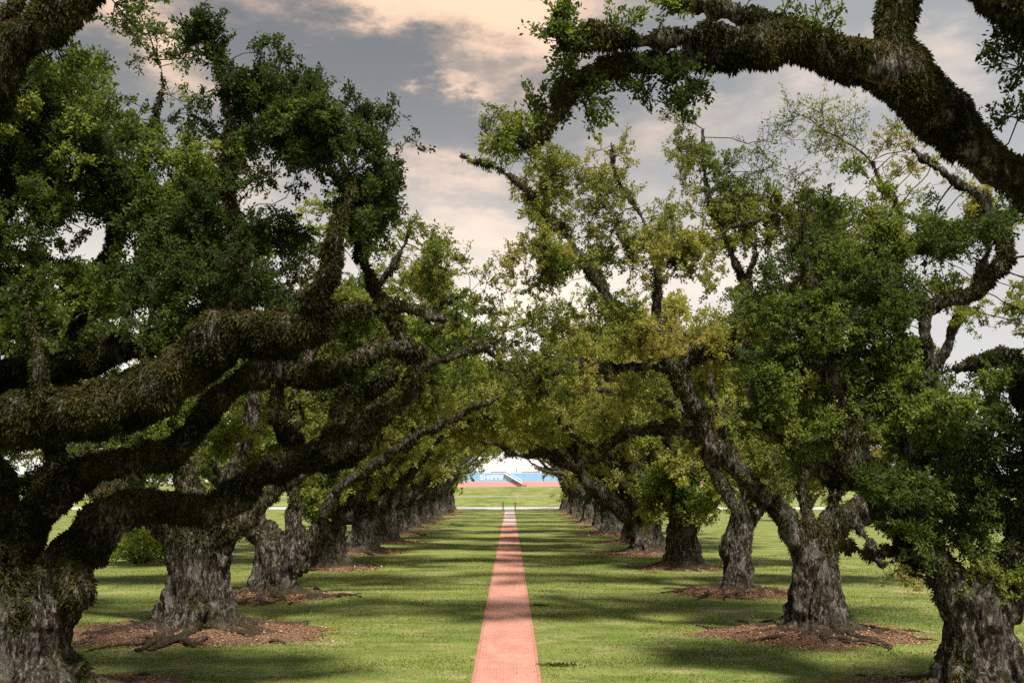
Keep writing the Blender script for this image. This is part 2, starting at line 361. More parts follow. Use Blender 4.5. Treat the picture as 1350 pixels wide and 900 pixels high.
def colonize(nodes, A, step, kill, rng, iters=60, trop=.08):
    """space colonisation: grow from the nodes towards the points A; returns nodes, parents, carrier node per point"""
    P = [nodes]; par = [np.full(len(nodes), -1)]; tot = len(nodes)
    best = np.full(len(A), 1e9); who = np.zeros(len(A), int); alive = np.ones(len(A), bool); carr = np.full(len(A), -1)
    def upd(newP, base):
        for s in range(0, len(newP), 400):
            q = newP[s:s+400]; D = np.linalg.norm(A[:, None]-q[None], axis=2); j = D.argmin(1); m = D[np.arange(len(A)), j]
            b = (m < best) & alive; best[b] = m[b]; who[b] = base+s+j[b]
    upd(nodes, 0)
    dirs_prev = {}
    for it in range(iters):
        done = alive & (best < kill); carr[done] = who[done]; alive &= ~done
        if not alive.any(): break
        ids = who[alive]; AA = A[alive]; allP = np.vstack(P) if len(P) > 1 else P[0]
        d = nrm(AA-allP[ids]); uq, inv = np.unique(ids, return_inverse=True)
        S = np.zeros((len(uq), 3)); np.add.at(S, inv, d)
        S = nrm(S+rng.normal(0, .35, S.shape)*np.sqrt(np.bincount(inv))[:, None]*.8+[0, 0, trop])
        ok = np.ones(len(uq), bool)
        for k, u in enumerate(uq):
            pv = dirs_prev.setdefault(int(u), [])
            if len(pv) > 3: ok[k] = False
            pv.append(1)
        if not ok.any():
            a = alive; carr[a] = who[a]; break
        new = allP[uq[ok]]+S[ok]*step; P = [allP, new]; par.append(uq[ok]); upd(new, tot); tot += len(new)
    carr[alive] = who[alive]
    return np.vstack(P), np.concatenate(par), carr

def limb_kids(P, par, n0, tip, expo=2.3):
    """pipe-model radii and the main child of every grown node"""
    n = len(P); r = np.zeros(n); acc = np.zeros(n); main = np.full(n, -1); mr = np.zeros(n)
    for i in range(n-1, n0-1, -1):
        r[i] = tip if acc[i] == 0 else acc[i]**(1/expo)
        p = par[i]; acc[p] += r[i]**expo
        if r[i] > mr[p]: mr[p] = r[i]; main[p] = i
    return r, main

def grown_mesh(P, par, n0, r, main, sides):
    idx = np.arange(n0, len(P)); 
    if len(idx) == 0: return np.zeros((0, 3)), np.zeros((0, 4), int)
    T = np.zeros_like(P); T[idx] = nrm(P[idx]-P[par[idx]])
    ref = nrm(np.array([.37, .81, .45]))
    u = nrm(np.cross(T[idx], ref)); w_ = np.cross(T[idx], u); a = np.arange(sides)*2*math.pi/sides
    ring = P[idx][:, None]+r[idx][:, None, None]*(np.cos(a)[None, :, None]*u[:, None]+np.sin(a)[None, :, None]*w_[:, None])
    V = ring.reshape(-1, 3); nr = len(idx)*sides
    pr = par[idx]; cont = (pr >= n0) & (main[pr] == idx)
    start = np.empty(len(idx), int); start[cont] = (pr[cont]-n0)*sides
    side_i = np.where(~cont)[0]; start[side_i] = nr+np.arange(len(side_i))*sides
    rs = P[pr[side_i]][:, None]+(r[idx[side_i]]*1.15)[:, None, None]*(np.cos(a)[None, :, None]*u[side_i][:, None]+np.sin(a)[None, :, None]*w_[side_i][:, None])
    V = np.vstack([V, rs.reshape(-1, 3)])
    e = np.arange(len(idx))*sides; k = np.arange(sides); k1 = (k+1) % sides
    F = np.stack([start[:, None]+k, start[:, None]+k1, e[:, None]+k1, e[:, None]+k], -1).reshape(-1, 4)
    return V, F

def leaves(C, D, size, rng, aspect=.45, up=.5):
    """one kite-shaped leaf per centre C along direction D"""
    n = len(C); L = size*(.65+.7*rng.random(n))[:, None]
    N = nrm(rng.normal(0, 1, (n, 3))+[0, 0, up]); S = nrm(np.cross(D, N)); 
    a = C; b = C+D*L*.5+S*L*aspect*.5; c = C+D*L; d = C+D*L*.5-S*L*aspect*.5
    V = np.stack([a, b, c, d], 1).reshape(-1, 3); return V, np.arange(n*4).reshape(-1, 4)

def make_tree(label, base, limbs, blobs, seed, lod, brown=0.0, mound=4.5, trunk=None, ferns=1.0, group='live oaks in two rows along the brick path', light=0.0, leafmul=1.0, ivy=0.0, dens=1.0, hole=.36, lmul=1.0, calm=0.0, cov_=0.0):
    """limbs: lists of (x,y,z,r); blobs: (x,y,z,rx,ry,rz,weight,bare,tint)"""
    rng = np.random.default_rng(seed); base = np.array([base[0], base[1], 0.0])
    voxel = {0: .065, 1: .085, 2: .16, 3: .22}[lod]; step = {0: .42, 1: .5, 2: .75, 3: .95}[lod]
    space = {0: .52, 1: .66, 2: 1.0, 3: 1.3}[lod]; lsize = {0: .115, 1: .135, 2: .22, 3: .32}[lod]
    nleaf = int({0: 150, 1: 140, 2: 105, 3: 75}[lod]*leafmul)
    root = empty('live_oak', base, label, 'tree', group)
    tubes = []; hosts = []
    for L in limbs:
        L = np.asarray(L, float); h_ = L[0, :2]-base[:2]; hd = np.linalg.norm(h_)
        if hd < trunk[0]*2.4 and L[0, 2] < trunk[1]+2.2:
            n_ = (L[1, :2]-base[:2]); o_ = n_/max(np.linalg.norm(n_), .01)*trunk[0]*.16
            L = np.vstack([[base[0]+o_[0], base[1]+o_[1], 1.1, trunk[0]*.50], [base[0]+o_[0]*1.25, base[1]+o_[1]*1.25, min(2.6, L[0, 2]*.7), max(L[0, 3], trunk[0]*.46)], L])
        P, r = resample(L[:, :3]-base, L[:, 3], max(.35, voxel*3), rng, (.28 if lod < 3 else .15)*(1-calm))
        tubes.append(tube(P, np.maximum(r, voxel*.75), 12 if lod < 2 else 8)); hosts.append(P[P[:, 2] > 3.2])
    # trunk with flared foot and buttress roots
    tr, th, lean = trunk
    tz = np.array([-.5, 0, .3, .8, 1.5, 2.2, th*.8, th]); tm = np.array([2.25, 1.85, 1.36, 1.04, .88, .82, .90, .62])*tr
    tp = np.stack([lean[0]*tz/th+.06*tr*np.sin(tz*1.3+seed), lean[1]*tz/th, tz], -1); tubes.append(tube(*resample(tp, tm, .3, rng, 0), 20))
    nb = 11 if lod < 2 else 7; mh = lambda r_: .34*max(0, 1-r_/(mound or 4))**.8
    if lod < 2:      # knobbly surface roots over the mound
        for k in range(26):
            a = rng.random()*6.28; q = np.array([math.cos(a), math.sin(a), 0])*tr*(1.4+1.2*rng.random()); h = a+rng.normal(0, .5); pp = []
            for s_ in range(5):
                pp.append(np.array([q[0], q[1], mh(np.linalg.norm(q[:2]))+(.07*rng.normal()+.03 if 0 < s_ < 4 else -.12)])); h += rng.normal(0, .6); q = q+np.array([math.cos(h), math.sin(h), 0])*(.35+.3*rng.random())
            tubes.append(tube(*resample(pp, np.array([.05, .07, .085, .07, .04])*(.8+.5*rng.random()), .2, rng, 0), 7))
    for k in range(nb):
        a = (k+rng.random()*.8)*2*math.pi/nb; dr = np.array([math.cos(a), math.sin(a), 0]); ln_ = tr*(2.2+1.6*rng.random()); b2 = a+rng.normal(0, .35)
        d2 = np.array([math.cos(b2), math.sin(b2), 0])
        hb = 1.6+1.6*rng.random()
        pts = np.array([dr*tr*.62+[0, 0, hb], dr*tr*.78+[0, 0, hb*.5], dr*tr*1.15+[0, 0, .45], dr*tr*1.6+[0, 0, .12+mh(tr*1.6)], dr*tr*1.6+d2*(ln_-tr*1.6)*.6+[0, 0, .08+mh(ln_*.8)], dr*tr*1.6+d2*(ln_-tr*1.6)*1.3+[0, 0, mh(ln_)]])
        tubes.append(tube(*resample(pts, [tr*.20, tr*.30, tr*.29, tr*.19, tr*.12, .06], .25, rng, 0), 8))
        if lod < 2:      # a long surface root that snakes away
            q = pts[-2]; pp = [q+[0, 0, .02]]; h = b2
            for s_ in range(5): h += rng.normal(0, .45); q = q+np.array([math.cos(h), math.sin(h), 0])*.6; pp.append(np.array([q[0], q[1], mh(np.linalg.norm(q[:2]))+.05+.06*rng.normal()]))
            pp[-1][2] = -.1; tubes.append(tube(*resample(pp, [.13, .10, .09, .08, .07, .05], .25, rng, 0), 7))
    V, N, F = fuse(tubes, voxel)
    zf = np.clip(1.25-V[:, 2]/5.5, .25, 1)
    rid = 1-np.abs(fbm(V*[1.5, 1.5, .28], 1.0, 3, seed)*2-1)
    rid2 = 1-np.abs(fbm(V*[2.6, 2.6, .55], 1.0, 2, seed+2)*2-1); rid3 = 1-np.abs(fbm(V*[6.5, 6.5, 1.5], 1.0, 2, seed+6)*2-1); dsp = (rid3-.75)*.15+(rid2-.75)*.32*zf+(rid-.74)*1.0*min(1, tr/1.2)*zf + (fbm(V, 2.4, 3, seed+5)-.5)*.16
    if lod < 2: dsp = dsp+(fbm(V*[3.2, 3.2, 1.1], 1.6, 2, seed+9)-.5)*.12
    rad = np.hypot(V[:, 0], V[:, 1]); outer = np.clip((rad-tr*1.15)/(tr*.6), 0, 1)*(V[:, 2] < 1.4)
    dsp = dsp*(1-.88*outer)*np.clip(.35+V[:, 2]/1.2, .35, 1)
    V = V+N*dsp[:, None]
    link('trunk', quad_mesh('trunk', V, F, True), M['bark'], root)
    # growth
    A = []; info = []
    for (bx, by, bz, rx, ry, rz, wt, bare, tn) in blobs:
        k = max(3, int(4.19*rx*ry*rz/space**3*1.15*wt*dens))
        q = rng.normal(0, 1, (k, 3)); q = nrm(q)*(rng.random((k, 1))**.42); q = q*[rx, ry, rz]+[bx, by, bz]-base
        q0 = q+base; q = q+(np.stack([fbm(q0, .38, 2, 5+31*a_) for a_ in range(3)], -1)-.5)*3.6*(1-calm)+(np.stack([fbm(q0, 1.3, 2, 8+31*a_) for a_ in range(3)], -1)-.5)*1.1*(1-calm)
        A.append(q); info.append(np.tile([bare, tn], (k, 1)))
    A = np.vstack(A); info = np.vstack(info)
    keep = (fbm(A+base, .42, 2, seed*.37) > hole) & (fbm(A+base, 1.15 if lod < 2 else .8, 2, seed*.73) > .40*(1-calm)); A, info = A[keep], info[keep]
    H = np.vstack(hosts); H = H[::max(1, int(step/.5))]
    P, par, carr = colonize(H, A, step, step*.8, rng)
    r, main = limb_kids(P, par, len(H), .013 if lod < 2 else .022)
    # very thick bases are held back
    r = np.minimum(r, .24)
    V, F = grown_mesh(P, par, len(H), r, main, 6 if lod == 0 else 5 if lod == 1 else 4)
    # twigs
    nt = {0: 5, 1: 4, 2: 3, 3: 2}[lod]; ci = np.repeat(np.arange(len(A)), nt); st = P[carr[ci]]
    en = A[ci]+nrm(rng.normal(0, 1, (len(ci), 3))+[0, 0, .25])*(space*(.35+.75*rng.random((len(ci), 1))))
    long = info[ci, 0] > .5; en[long] += nrm(en[long]-st[long])*.35
    td = nrm(en-st); tl = np.linalg.norm(en-st, axis=1)
    u = nrm(np.cross(td, [.3, .8, .5])); w_ = np.cross(td, u); a = np.arange(3)*2.094; tw = .009 if lod < 2 else .014
    mid = (st+en)/2+rng.normal(0, .07, st.shape)
    rings = [(st, tw*1.4), (mid, tw), (en, tw*.45)]
    TV = np.concatenate([(c[:, None]+rr*(np.cos(a)[None, :, None]*u[:, None]+np.sin(a)[None, :, None]*w_[:, None])) for c, rr in rings], 1)
    b9 = (np.arange(len(ci))*9)[:, None]; k = np.arange(3); k1 = (k+1) % 3
    TF = np.concatenate([np.stack([b9+o_+k, b9+o_+k1, b9+o_+3+k1, b9+o_+3+k], -1) for o_ in (0, 3)], 1).reshape(-1, 4)
    if len(V): TF = TF+len(V); V = np.vstack([V, TV.reshape(-1, 3)]); F = np.vstack([F, TF])
    else: V = TV.reshape(-1, 3); F = TF
    link('branches', quad_mesh('branches', V, F, True), M['bark'], root)
    # leaves along the twigs
    dens = 1-info[ci, 0]; per = rng.poisson(nleaf/nt*dens*(.5+fbm(A[ci]+base, .9, 2, seed+3)))
    li = np.repeat(np.arange(len(ci)), per); n = len(li); t = rng.random(n)**.6
    t = .25+.8*t
    C = st[li]*(1-t[:, None])+en[li]*t[:, None]+rng.normal(0, .055 if lod < 2 else .12, (n, 3))*(1+.3*(lod > 2))
    D = nrm(td[li]*.7+rng.normal(0, .6, (n, 3)))
    V, F = leaves(C, D, lsize*lmul, rng, .5 if lod < 2 else .62)
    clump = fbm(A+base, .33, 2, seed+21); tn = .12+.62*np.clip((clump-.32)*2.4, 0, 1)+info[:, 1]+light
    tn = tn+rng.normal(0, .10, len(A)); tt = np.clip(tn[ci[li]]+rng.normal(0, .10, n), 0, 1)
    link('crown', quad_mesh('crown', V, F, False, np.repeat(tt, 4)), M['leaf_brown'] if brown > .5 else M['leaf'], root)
    # ferns rooted on the fused limbs
    if ferns > 0:
        tr_me = root.children[0].data if root.children else None
    me = [o for o in bpy.data.objects if o.parent == root and o.name.startswith('trunk')][0].data
    Vt = np.empty(len(me.vertices)*3, np.float32); me.vertices.foreach_get('co', Vt); Vt = Vt.reshape(-1, 3)
    Ft = np.empty(len(me.loops), np.int32); me.loops.foreach_get('vertex_index', Ft); Ft = Ft.reshape(-1, 4)
    c = Vt[Ft].mean(1); e1 = Vt[Ft[:, 2]]-Vt[Ft[:, 0]]; e2 = Vt[Ft[:, 3]]-Vt[Ft[:, 1]]; cr = np.cross(e1, e2); ar = np.linalg.norm(cr, axis=1)/2; fn = nrm(cr)
    msk = fbm(c+base, .75, 4, seed+31)
    limbz = np.clip((c[:, 2]-2.6)/1.6, 0, 1)
    cov = np.clip((msk-.44+.10*fn[:, 2]+.045+cov_)*9, 0, 1)*limbz
    cov = np.maximum(cov, np.clip((fbm(c+base, .8, 3, seed+57)-.66+ivy)*8, 0, 1)*(1-limbz)*(c[:, 2] > .4))
    rate = {0: 560, 1: 360, 2: 100, 3: 32}[lod]*ferns*(1.6 if base[1] < 20 else 1); fs = {0: .14, 1: .14, 2: .28, 3: .40}[lod]*(.72 if base[1] < 20 else 1)
    k = rng.poisson(ar*cov*rate); fi = np.repeat(np.arange(len(c)), k); n = len(fi)
    if n:
        Cc = c[fi]+e1[fi]*(rng.random((n, 1))-.5)*.7+e2[fi]*(rng.random((n, 1))-.5)*.7
        D = nrm(fn[fi]*.7+rng.normal(0, .6, (n, 3))+[0, 0, -.35])
        L = (fs*(.45+.75*rng.random(n))*(.45+1.1*fbm(c[fi]+base, 2.2, 2, seed+44)))[:, None]; S = nrm(np.cross(D, nrm(rng.normal(0, .5, (n, 3))+fn[fi])))
        Vv = np.stack([Cc-fn[fi]*.02, Cc+D*L*.5+S*L*.19, Cc+D*L+[0, 0, -.03], Cc+D*L*.5-S*L*.19], 1).reshape(-1, 3)
        tn = np.clip(.42+1.2*(fbm(c[fi]+base, 1.3, 3, seed+41)-.5)+.25*fn[fi][:, 2]+rng.normal(0, .16, n), 0, 1)
        link('fern_cover', quad_mesh('fern_cover', Vv, np.arange(n*4).reshape(-1, 4), False, np.repeat(tn, 4)), M['fern'], root)
    # root mound with fallen leaves
    if mound:
        na, nr_ = (110, 26) if lod < 2 else (48, 10); th_ = np.arange(na)*2*math.pi/na; q = np.linspace(.1, 1, nr_)
        rr = mound*(.62+.9*fbm(np.stack([np.cos(th_)*1.4+base[0], np.sin(th_)*1.4+base[1], 0*th_], -1), 1.3, 3, seed))
        Rr = q[:, None]*rr[None]; X = Rr*np.cos(th_)*1.12; Y = Rr*np.sin(th_)*.92
        p3 = np.stack([X.ravel()+base[0], Y.ravel()+base[1], 0*X.ravel()], -1); bump = (fbm(p3, 1.7, 3, 5)-.42)*.38 if lod < 2 else 0
        qz = np.repeat(q, na); Z = .34*np.clip(1-qz, 0, 1)**.8+np.maximum(bump, -.05)*np.clip((1-qz)*3, 0, 1)*np.clip(qz*3, 0, 1)+.012-.05*(qz > .985)
        Vm = np.stack([X.ravel(), Y.ravel(), Z], -1); i = (np.arange(nr_-1)[:, None]*na+np.arange(na)[None]).ravel(); j = (np.arange(nr_-1)[:, None]*na+((np.arange(na)+1) % na)[None]).ravel()
        link('root_mound', quad_mesh('root_mound', Vm, np.stack([i, j, j+na, i+na], -1), True), M['soil'], root)
        nl = {0: 5200, 1: 5200, 2: 1100, 3: 500}[lod]; qq = np.sqrt(rng.random(nl))*1.1+np.abs(rng.normal(0, .12, nl))*(rng.random(nl) < .35); at_ = rng.random(nl)*2*math.pi; rj = np.interp(at_, th_, rr, period=2*math.pi)*qq
        x = rj*np.cos(at_)*1.12; y = rj*np.sin(at_)*.92; p3 = np.stack([x+base[0], y+base[1], 0*x], -1)
        z = .34*np.clip(1-qq, 0, 1)**.8+(np.maximum((fbm(p3, 1.7, 3, 5)-.42)*.38, -.05)*np.clip((1-qq)*3, 0, 1)*np.clip(qq*3, 0, 1) if lod < 2 else 0)+.03+.02*rng.random(nl)
        D = nrm(rng.normal(0, 1, (nl, 3))*[1, 1, .25]); Vl, Fl = leaves(np.stack([x, y, z], -1), D, .10 if lod < 2 else .2, rng, .6, 3)
        o = link('fallen_leaves', quad_mesh('fallen_leaves', Vl, Fl, False, np.repeat(np.clip(rng.normal(.5, .25, nl), 0, 1), 4)), M['litter'], root); o['kind'] = 'stuff'
    import os
    if os.environ.get('DBG'): print('TREE', label[:30], 'attr', len(A), 'leaves', len(li), 'fern', n)
    return root

def pxl(*pts, k=.70):
    """limb traced on the photograph: (px, py, distance, half thickness in px) -> (x, y, z, r)"""
    return [tuple(W(a, b, d))+(rp*d/FPX*k,) for a, b, d, rp in pts]
def pxb(*bl, bare=0.0, tn=0.0, depth=None):
    out = []
    for t in bl:
        px, py, d, rx, ry = t[:5]; wt = t[5] if len(t) > 5 else 1.0; br = t[6] if len(t) > 6 else bare; tt = t[7] if len(t) > 7 else tn
        p = W(px, py, d); a, b = rx*d/FPX, ry*d/FPX
        out.append((p[0], p[1], p[2], a, (depth or (a+b)/2*1.05), b, wt, br, tt))
    return out

# ------------------------------------------------------------------ the eight oaks nearest the house, limbs traced one by one
def tree_left_front():
    b = (-14.1, 31.0)
    limbs = [
        [(-14.6, 31, 3.2, 1.0)]+pxl((-20, 640, 30.5, 42), (-45, 570, 29.5, 42), (20, 560, 29, 46), (110, 545, 28.6, 46), (200, 500, 28.3, 46), (300, 452, 28, 42), (395, 432, 28, 36), (424, 395, 28, 26), (430, 340, 28, 18), (440, 305, 28.2, 8), (450, 262, 28.6, 4.5), (446, 225, 29, 2)),
        pxl((20, 700, 31, 45), (75, 650, 30.5, 26), (150, 607, 30, 20), (220, 600, 30, 20), (262, 565, 30, 20), (305, 515, 30, 20), (360, 493, 30, 18), (430, 490, 30, 17), (500, 462, 30.5, 13), (560, 470, 31, 8)),
        pxl((60, 780, 31, 46), (110, 715, 31, 34), (165, 672, 31, 28), (280, 668, 31, 25), (345, 628, 31, 21), (400, 607, 31, 19), (455, 603, 31, 18), (485, 560, 31, 18), (530, 540, 31, 16), (546, 500, 31, 11), (540, 462, 31, 9), (520, 425, 31.2, 8), (492, 385, 31.4, 7), (474, 330, 31.5, 7), (468, 285, 31.6, 5)),
        pxl((400, 607, 31, 15), (375, 560, 31.5, 9), (372, 500, 32, 7), (395, 440, 32.4, 6)),
        pxl((455, 600, 31, 16), (440, 560, 32, 15), (480, 520, 33, 13), (520, 490, 33.5, 9)),
        pxl((-60, 640, 31, 30), (-60, 520, 31, 28), (0, 488, 31, 24), (90, 478, 31, 23), (190, 452, 31.2, 20), (250, 430, 31.5, 15), (310, 380, 32, 9)),
        pxl((40, 700, 31.5, 24), (62, 620, 32, 13), (75, 540, 32.5, 11), (110, 400, 33, 9), (150, 300, 33, 8), (195, 200, 33, 6), (213, 125, 33, 3.2), (205, 70, 33, 2)),
        pxl((300, 452, 28, 18), (320, 360, 28.8, 9), (300, 250, 29.5, 7), (300, 130, 30, 5), (285, 70, 30, 3)),
        pxl((395, 432, 28, 16), (470, 410, 28.5, 11), (540, 408, 29, 9), (590, 420, 29.4, 6)),
        pxl((-60, 520, 31, 22), (-40, 380, 30.6, 14), (20, 250, 30, 9), (60, 150, 30, 6)),
        pxl((60, 780, 31, 50), (100, 775, 30.4, 26), (112, 790, 30.2, 14)),
        pxl((48, 545, 28, 5), (52, 500, 28, 4.5), (50, 455, 28.2, 4), (38, 415, 28.4, 3), (30, 380, 28.6, 2)),
        [(-14.9, 31, 3.0, .8), (-17.5, 30, 5.5, .55), (-21, 29, 7.5, .4), (-25, 29, 9.5, .2)],
    ]
    blobs = pxb((30, 190, 30, 95, 80), (20, 300, 29, 85, 85), (45, 405, 29, 80, 55), (120, 150, 31, 65, 45), (120, 260, 30.5, 80, 70), (140, 360, 29.5, 80, 60), (185, 150, 31.5, 50, 36, .9), (225, 200, 31, 45, 40, .9), (160, 210, 31, 45, 40, .8), (215, 330, 29.5, 75, 75), (200, 250, 31, 45, 45, .7), (240, 410, 29, 75, 42),
        (278, 44, 30, 40, 34, 1), (325, 62, 30, 30, 28, 1), (285, 80, 30, 42, 38, .9), (340, 75, 30, 30, 30, .8), (310, 130, 30, 65, 50), (395, 115, 30, 36, 38, .8), (380, 180, 30, 70, 60), (290, 220, 30, 70, 55), (320, 305, 29, 85, 60), (340, 380, 28.6, 70, 38), (425, 235, 29.0, 60, 70, 1.3), (435, 290, 28.4, 40, 26, 1.2), (130, 290, 29.6, 60, 50, .8), (60, 240, 29.5, 60, 40, .8), (250, 290, 29.6, 50, 50), (470, 250, 30, 55, 75), (505, 178, 30.4, 34, 30, .8), (495, 295, 30.5, 42, 50), (440, 175, 30, 40, 35, .8),
        (200, 62, 33, 36, 62, .55, .25), (165, 150, 32.4, 26, 22, .8), (60, 130, 32, 50, 30, .8), (420, 150, 30, 40, 35, .7), (385, 320, 29.5, 45, 35, .8),
        (75, 460, 30, 50, 22, .7), (440, 505, 33, 42, 26, .8), (330, 575, 33, 50, 26, .8), (520, 480, 32, 40, 28, .7), (600, 425, 30, 26, 18, .6), (20, 610, 32, 30, 40, .7), (110, 800, 30.4, 12, 15, .8), tn=-.04)
    blobs += [(-20, 30, 12, 4, 4, 3.5, 1, 0, 0), (-24, 29, 10, 4, 4, 3, .8, 0, 0), (-17, 27, 16, 4, 4, 2.5, .8, 0, 0), (-22, 33, 15, 4, 4, 3, .8, 0, 0)]
    return make_tree('huge dark fern covered oak at the left edge, its limbs snaking inward', b, limbs, blobs, 11, 0, mound=4.2, trunk=(1.5, 3.2, (.1, 0)), ferns=1.5, cov_=.10, ivy=.05, dens=1.25, hole=.34, leafmul=1.1)

def tree_right_front():
    b = (13.35, 31.0)
    limbs = [
        pxl((1265, 785, 31, 34), (1225, 735, 31.2, 28), (1185, 690, 31.5, 28), (1160, 640, 32, 32), (1125, 590, 32.3, 30), (1110, 520, 32.6, 22), (1085, 430, 33, 14), (1070, 350, 33.4, 9), (1060, 280, 33.8, 5)),
        pxl((1205, 720, 31.5, 26), (1200, 680, 31.5, 26), (1210, 620, 31.8, 24), (1200, 560, 32, 18), (1215, 480, 32.3, 12), (1230, 410, 32.6, 11), (1285, 385, 32.8, 13), (1312, 335, 33, 12), (1300, 270, 33, 10), (1265, 235, 33.2, 7), (1210, 200, 33.4, 4)),
        pxl((1310, 800, 31, 34), (1345, 730, 31, 26), (1375, 640, 30.8, 24), (1360, 540, 30.8, 18), (1330, 470, 31, 12), (1260, 480, 31.6, 8)),
        pxl((1160, 640, 32, 24), (1080, 620, 33, 14), (1010, 560, 33.6, 10), (990, 500, 34, 6)),
        pxl((1240, 640, 32, 14), (1300, 630, 31, 12), (1350, 640, 30.5, 10), (1400, 600, 30, 7)),
        pxl((1375, 640, 30.8, 20), (1450, 560, 30, 18), (1530, 500, 29.5, 12), (1600, 470, 29, 7)),
        pxl((1215, 740, 31.2, 9), (1165, 728, 31.4, 6), (1140, 728, 31.6, 6), (1115, 715, 32, 5)),
    ]
    blobs = pxb((1060, 370, 34, 60, 55), (1120, 330, 34, 60, 55), (1040, 450, 34, 55, 55, 1), (1110, 430, 33, 75, 65), (1180, 400, 33, 55, 60, .8), (1090, 530, 33, 75, 60), (1180, 500, 32, 75, 55), (1030, 540, 33.5, 45, 45, .8), (1270, 545, 31, 75, 55), (1330, 600, 30.5, 50, 60),
        (1190, 640, 31, 80, 42), (1100, 600, 33, 55, 45), (1280, 650, 31, 60, 45), (1225, 705, 30.6, 50, 38, 1), (1300, 700, 30.6, 45, 45), (1140, 700, 31.5, 20, 22, .6), (1165, 610, 31.0, 7, 9, 2.5, 0, 1.1), (1345, 350, 32, 32, 50, .8), (1250, 300, 33, 50, 45, .6), (1190, 300, 33.4, 45, 50, .8), (1280, 440, 32, 40, 28, .5), (1335, 500, 31, 40, 40, .8),
        (1180, 240, 34, 40, 30, .5), (1320, 250, 33, 40, 40, .6), (1400, 480, 30, 70, 70), (1400, 350, 31, 60, 70), (1500, 430, 30, 90, 90), (1560, 560, 29, 90, 60), (1255, 765, 30.6, 22, 14, .7), (1170, 745, 31, 22, 12, .8, 0, .45), tn=.04)
    return make_tree('dark leafy oak at the right edge with thick foliage down its forked trunk', b, limbs, blobs, 23, 0, mound=4.0, trunk=(.95, 3.6, (.1, 0)), ferns=1.2, light=-.10, ivy=.10, leafmul=1.05, dens=1.45, hole=.38, cov_=.04)

def tree_left_second():
    b = (-13.0, 45.2)
    limbs = [
        pxl((252, 700, 45.2, 24), (225, 690, 45, 17), (195, 678, 44.6, 13), (165, 670, 44, 10), (120, 640, 43.5, 9), (90, 580, 43, 7)),
        pxl((305, 695, 45.2, 24), (332, 672, 45.4, 15), (362, 645, 45.6, 12), (385, 600, 45.8, 11), (390, 540, 46, 12), (410, 470, 46.4, 10), (455, 420, 46.8, 7), (500, 380, 47, 5)),
        pxl((268, 700, 45.2, 34), (255, 655, 45.6, 22), (225, 600, 46, 15), (215, 520, 46.5, 11), (190, 430, 47, 8)),
        pxl((290, 695, 45, 26), (302, 640, 45, 16), (330, 560, 44.6, 12), (345, 470, 44, 9), (400, 380, 43.5, 6)),
        pxl((362, 645, 45.6, 9), (430, 605, 45, 9), (500, 555, 44.6, 8), (545, 490, 44.4, 9), (600, 470, 44.3, 7), (650, 455, 44.2, 5)),
        pxl((390, 540, 46, 9), (460, 470, 47, 8), (530, 440, 47.4, 7), (590, 400, 47.8, 5), (620, 380, 48, 3)),
        pxl((455, 420, 46.8, 6), (520, 350, 47.2, 4.5), (545, 295, 47.4, 3)),
        [(-14, 46, 3.5, .6), (-18, 48, 6, .42), (-22, 49, 8.5, .3), (-26, 50, 9.5, .18)],
    ]
    blobs = pxb((460, 400, 46, 50, 36, .9, 0, .3), (500, 430, 46, 50, 30, .8, 0, .15), (560, 370, 47, 55, 40, .9, 0, .25), (545, 300, 47.4, 26, 26, .8, .3, .25), (595, 330, 47.6, 40, 28, .35, .6, .3), (600, 400, 47, 45, 35, .9, 0, .15), (640, 385, 48, 40, 36, .9, 0, .2), (620, 450, 45, 40, 25, .8, 0, .1), (545, 480, 45, 45, 38, .9, 0, .12), (470, 500, 46, 40, 40, .8, 0, .05), (410, 540, 47, 35, 35, .8, 0, .2),
        (400, 440, 46, 60, 40, .8), (300, 470, 46, 60, 40, .7), (340, 570, 46, 40, 28, .8, 0, .1), (200, 540, 46, 60, 35, .7), (180, 590, 45, 40, 28, .6), (250, 560, 46, 40, 30, .6), (110, 590, 44, 45, 30, .8), (60, 520, 44, 50, 40, .8), (200, 380, 47, 80, 60, .7), (330, 350, 46, 90, 60, .7), (100, 430, 46, 80, 60, .7), (430, 300, 46, 50, 60, .6), (150, 640, 43, 30, 20, .5))
    blobs += [(-22, 49, 11, 4, 4, 3.5, .8, 0, 0), (-26, 50, 9, 3, 3, 3, .7, 0, 0)]
    return make_tree('massive oak with furrowed trunk and wide knobbly root mound, second in left row', b, limbs, blobs, 31, 1, mound=4.3, trunk=(1.24, 4.7, (-.1, 0)), ferns=1.0, light=.18, ivy=.05, dens=1.5)

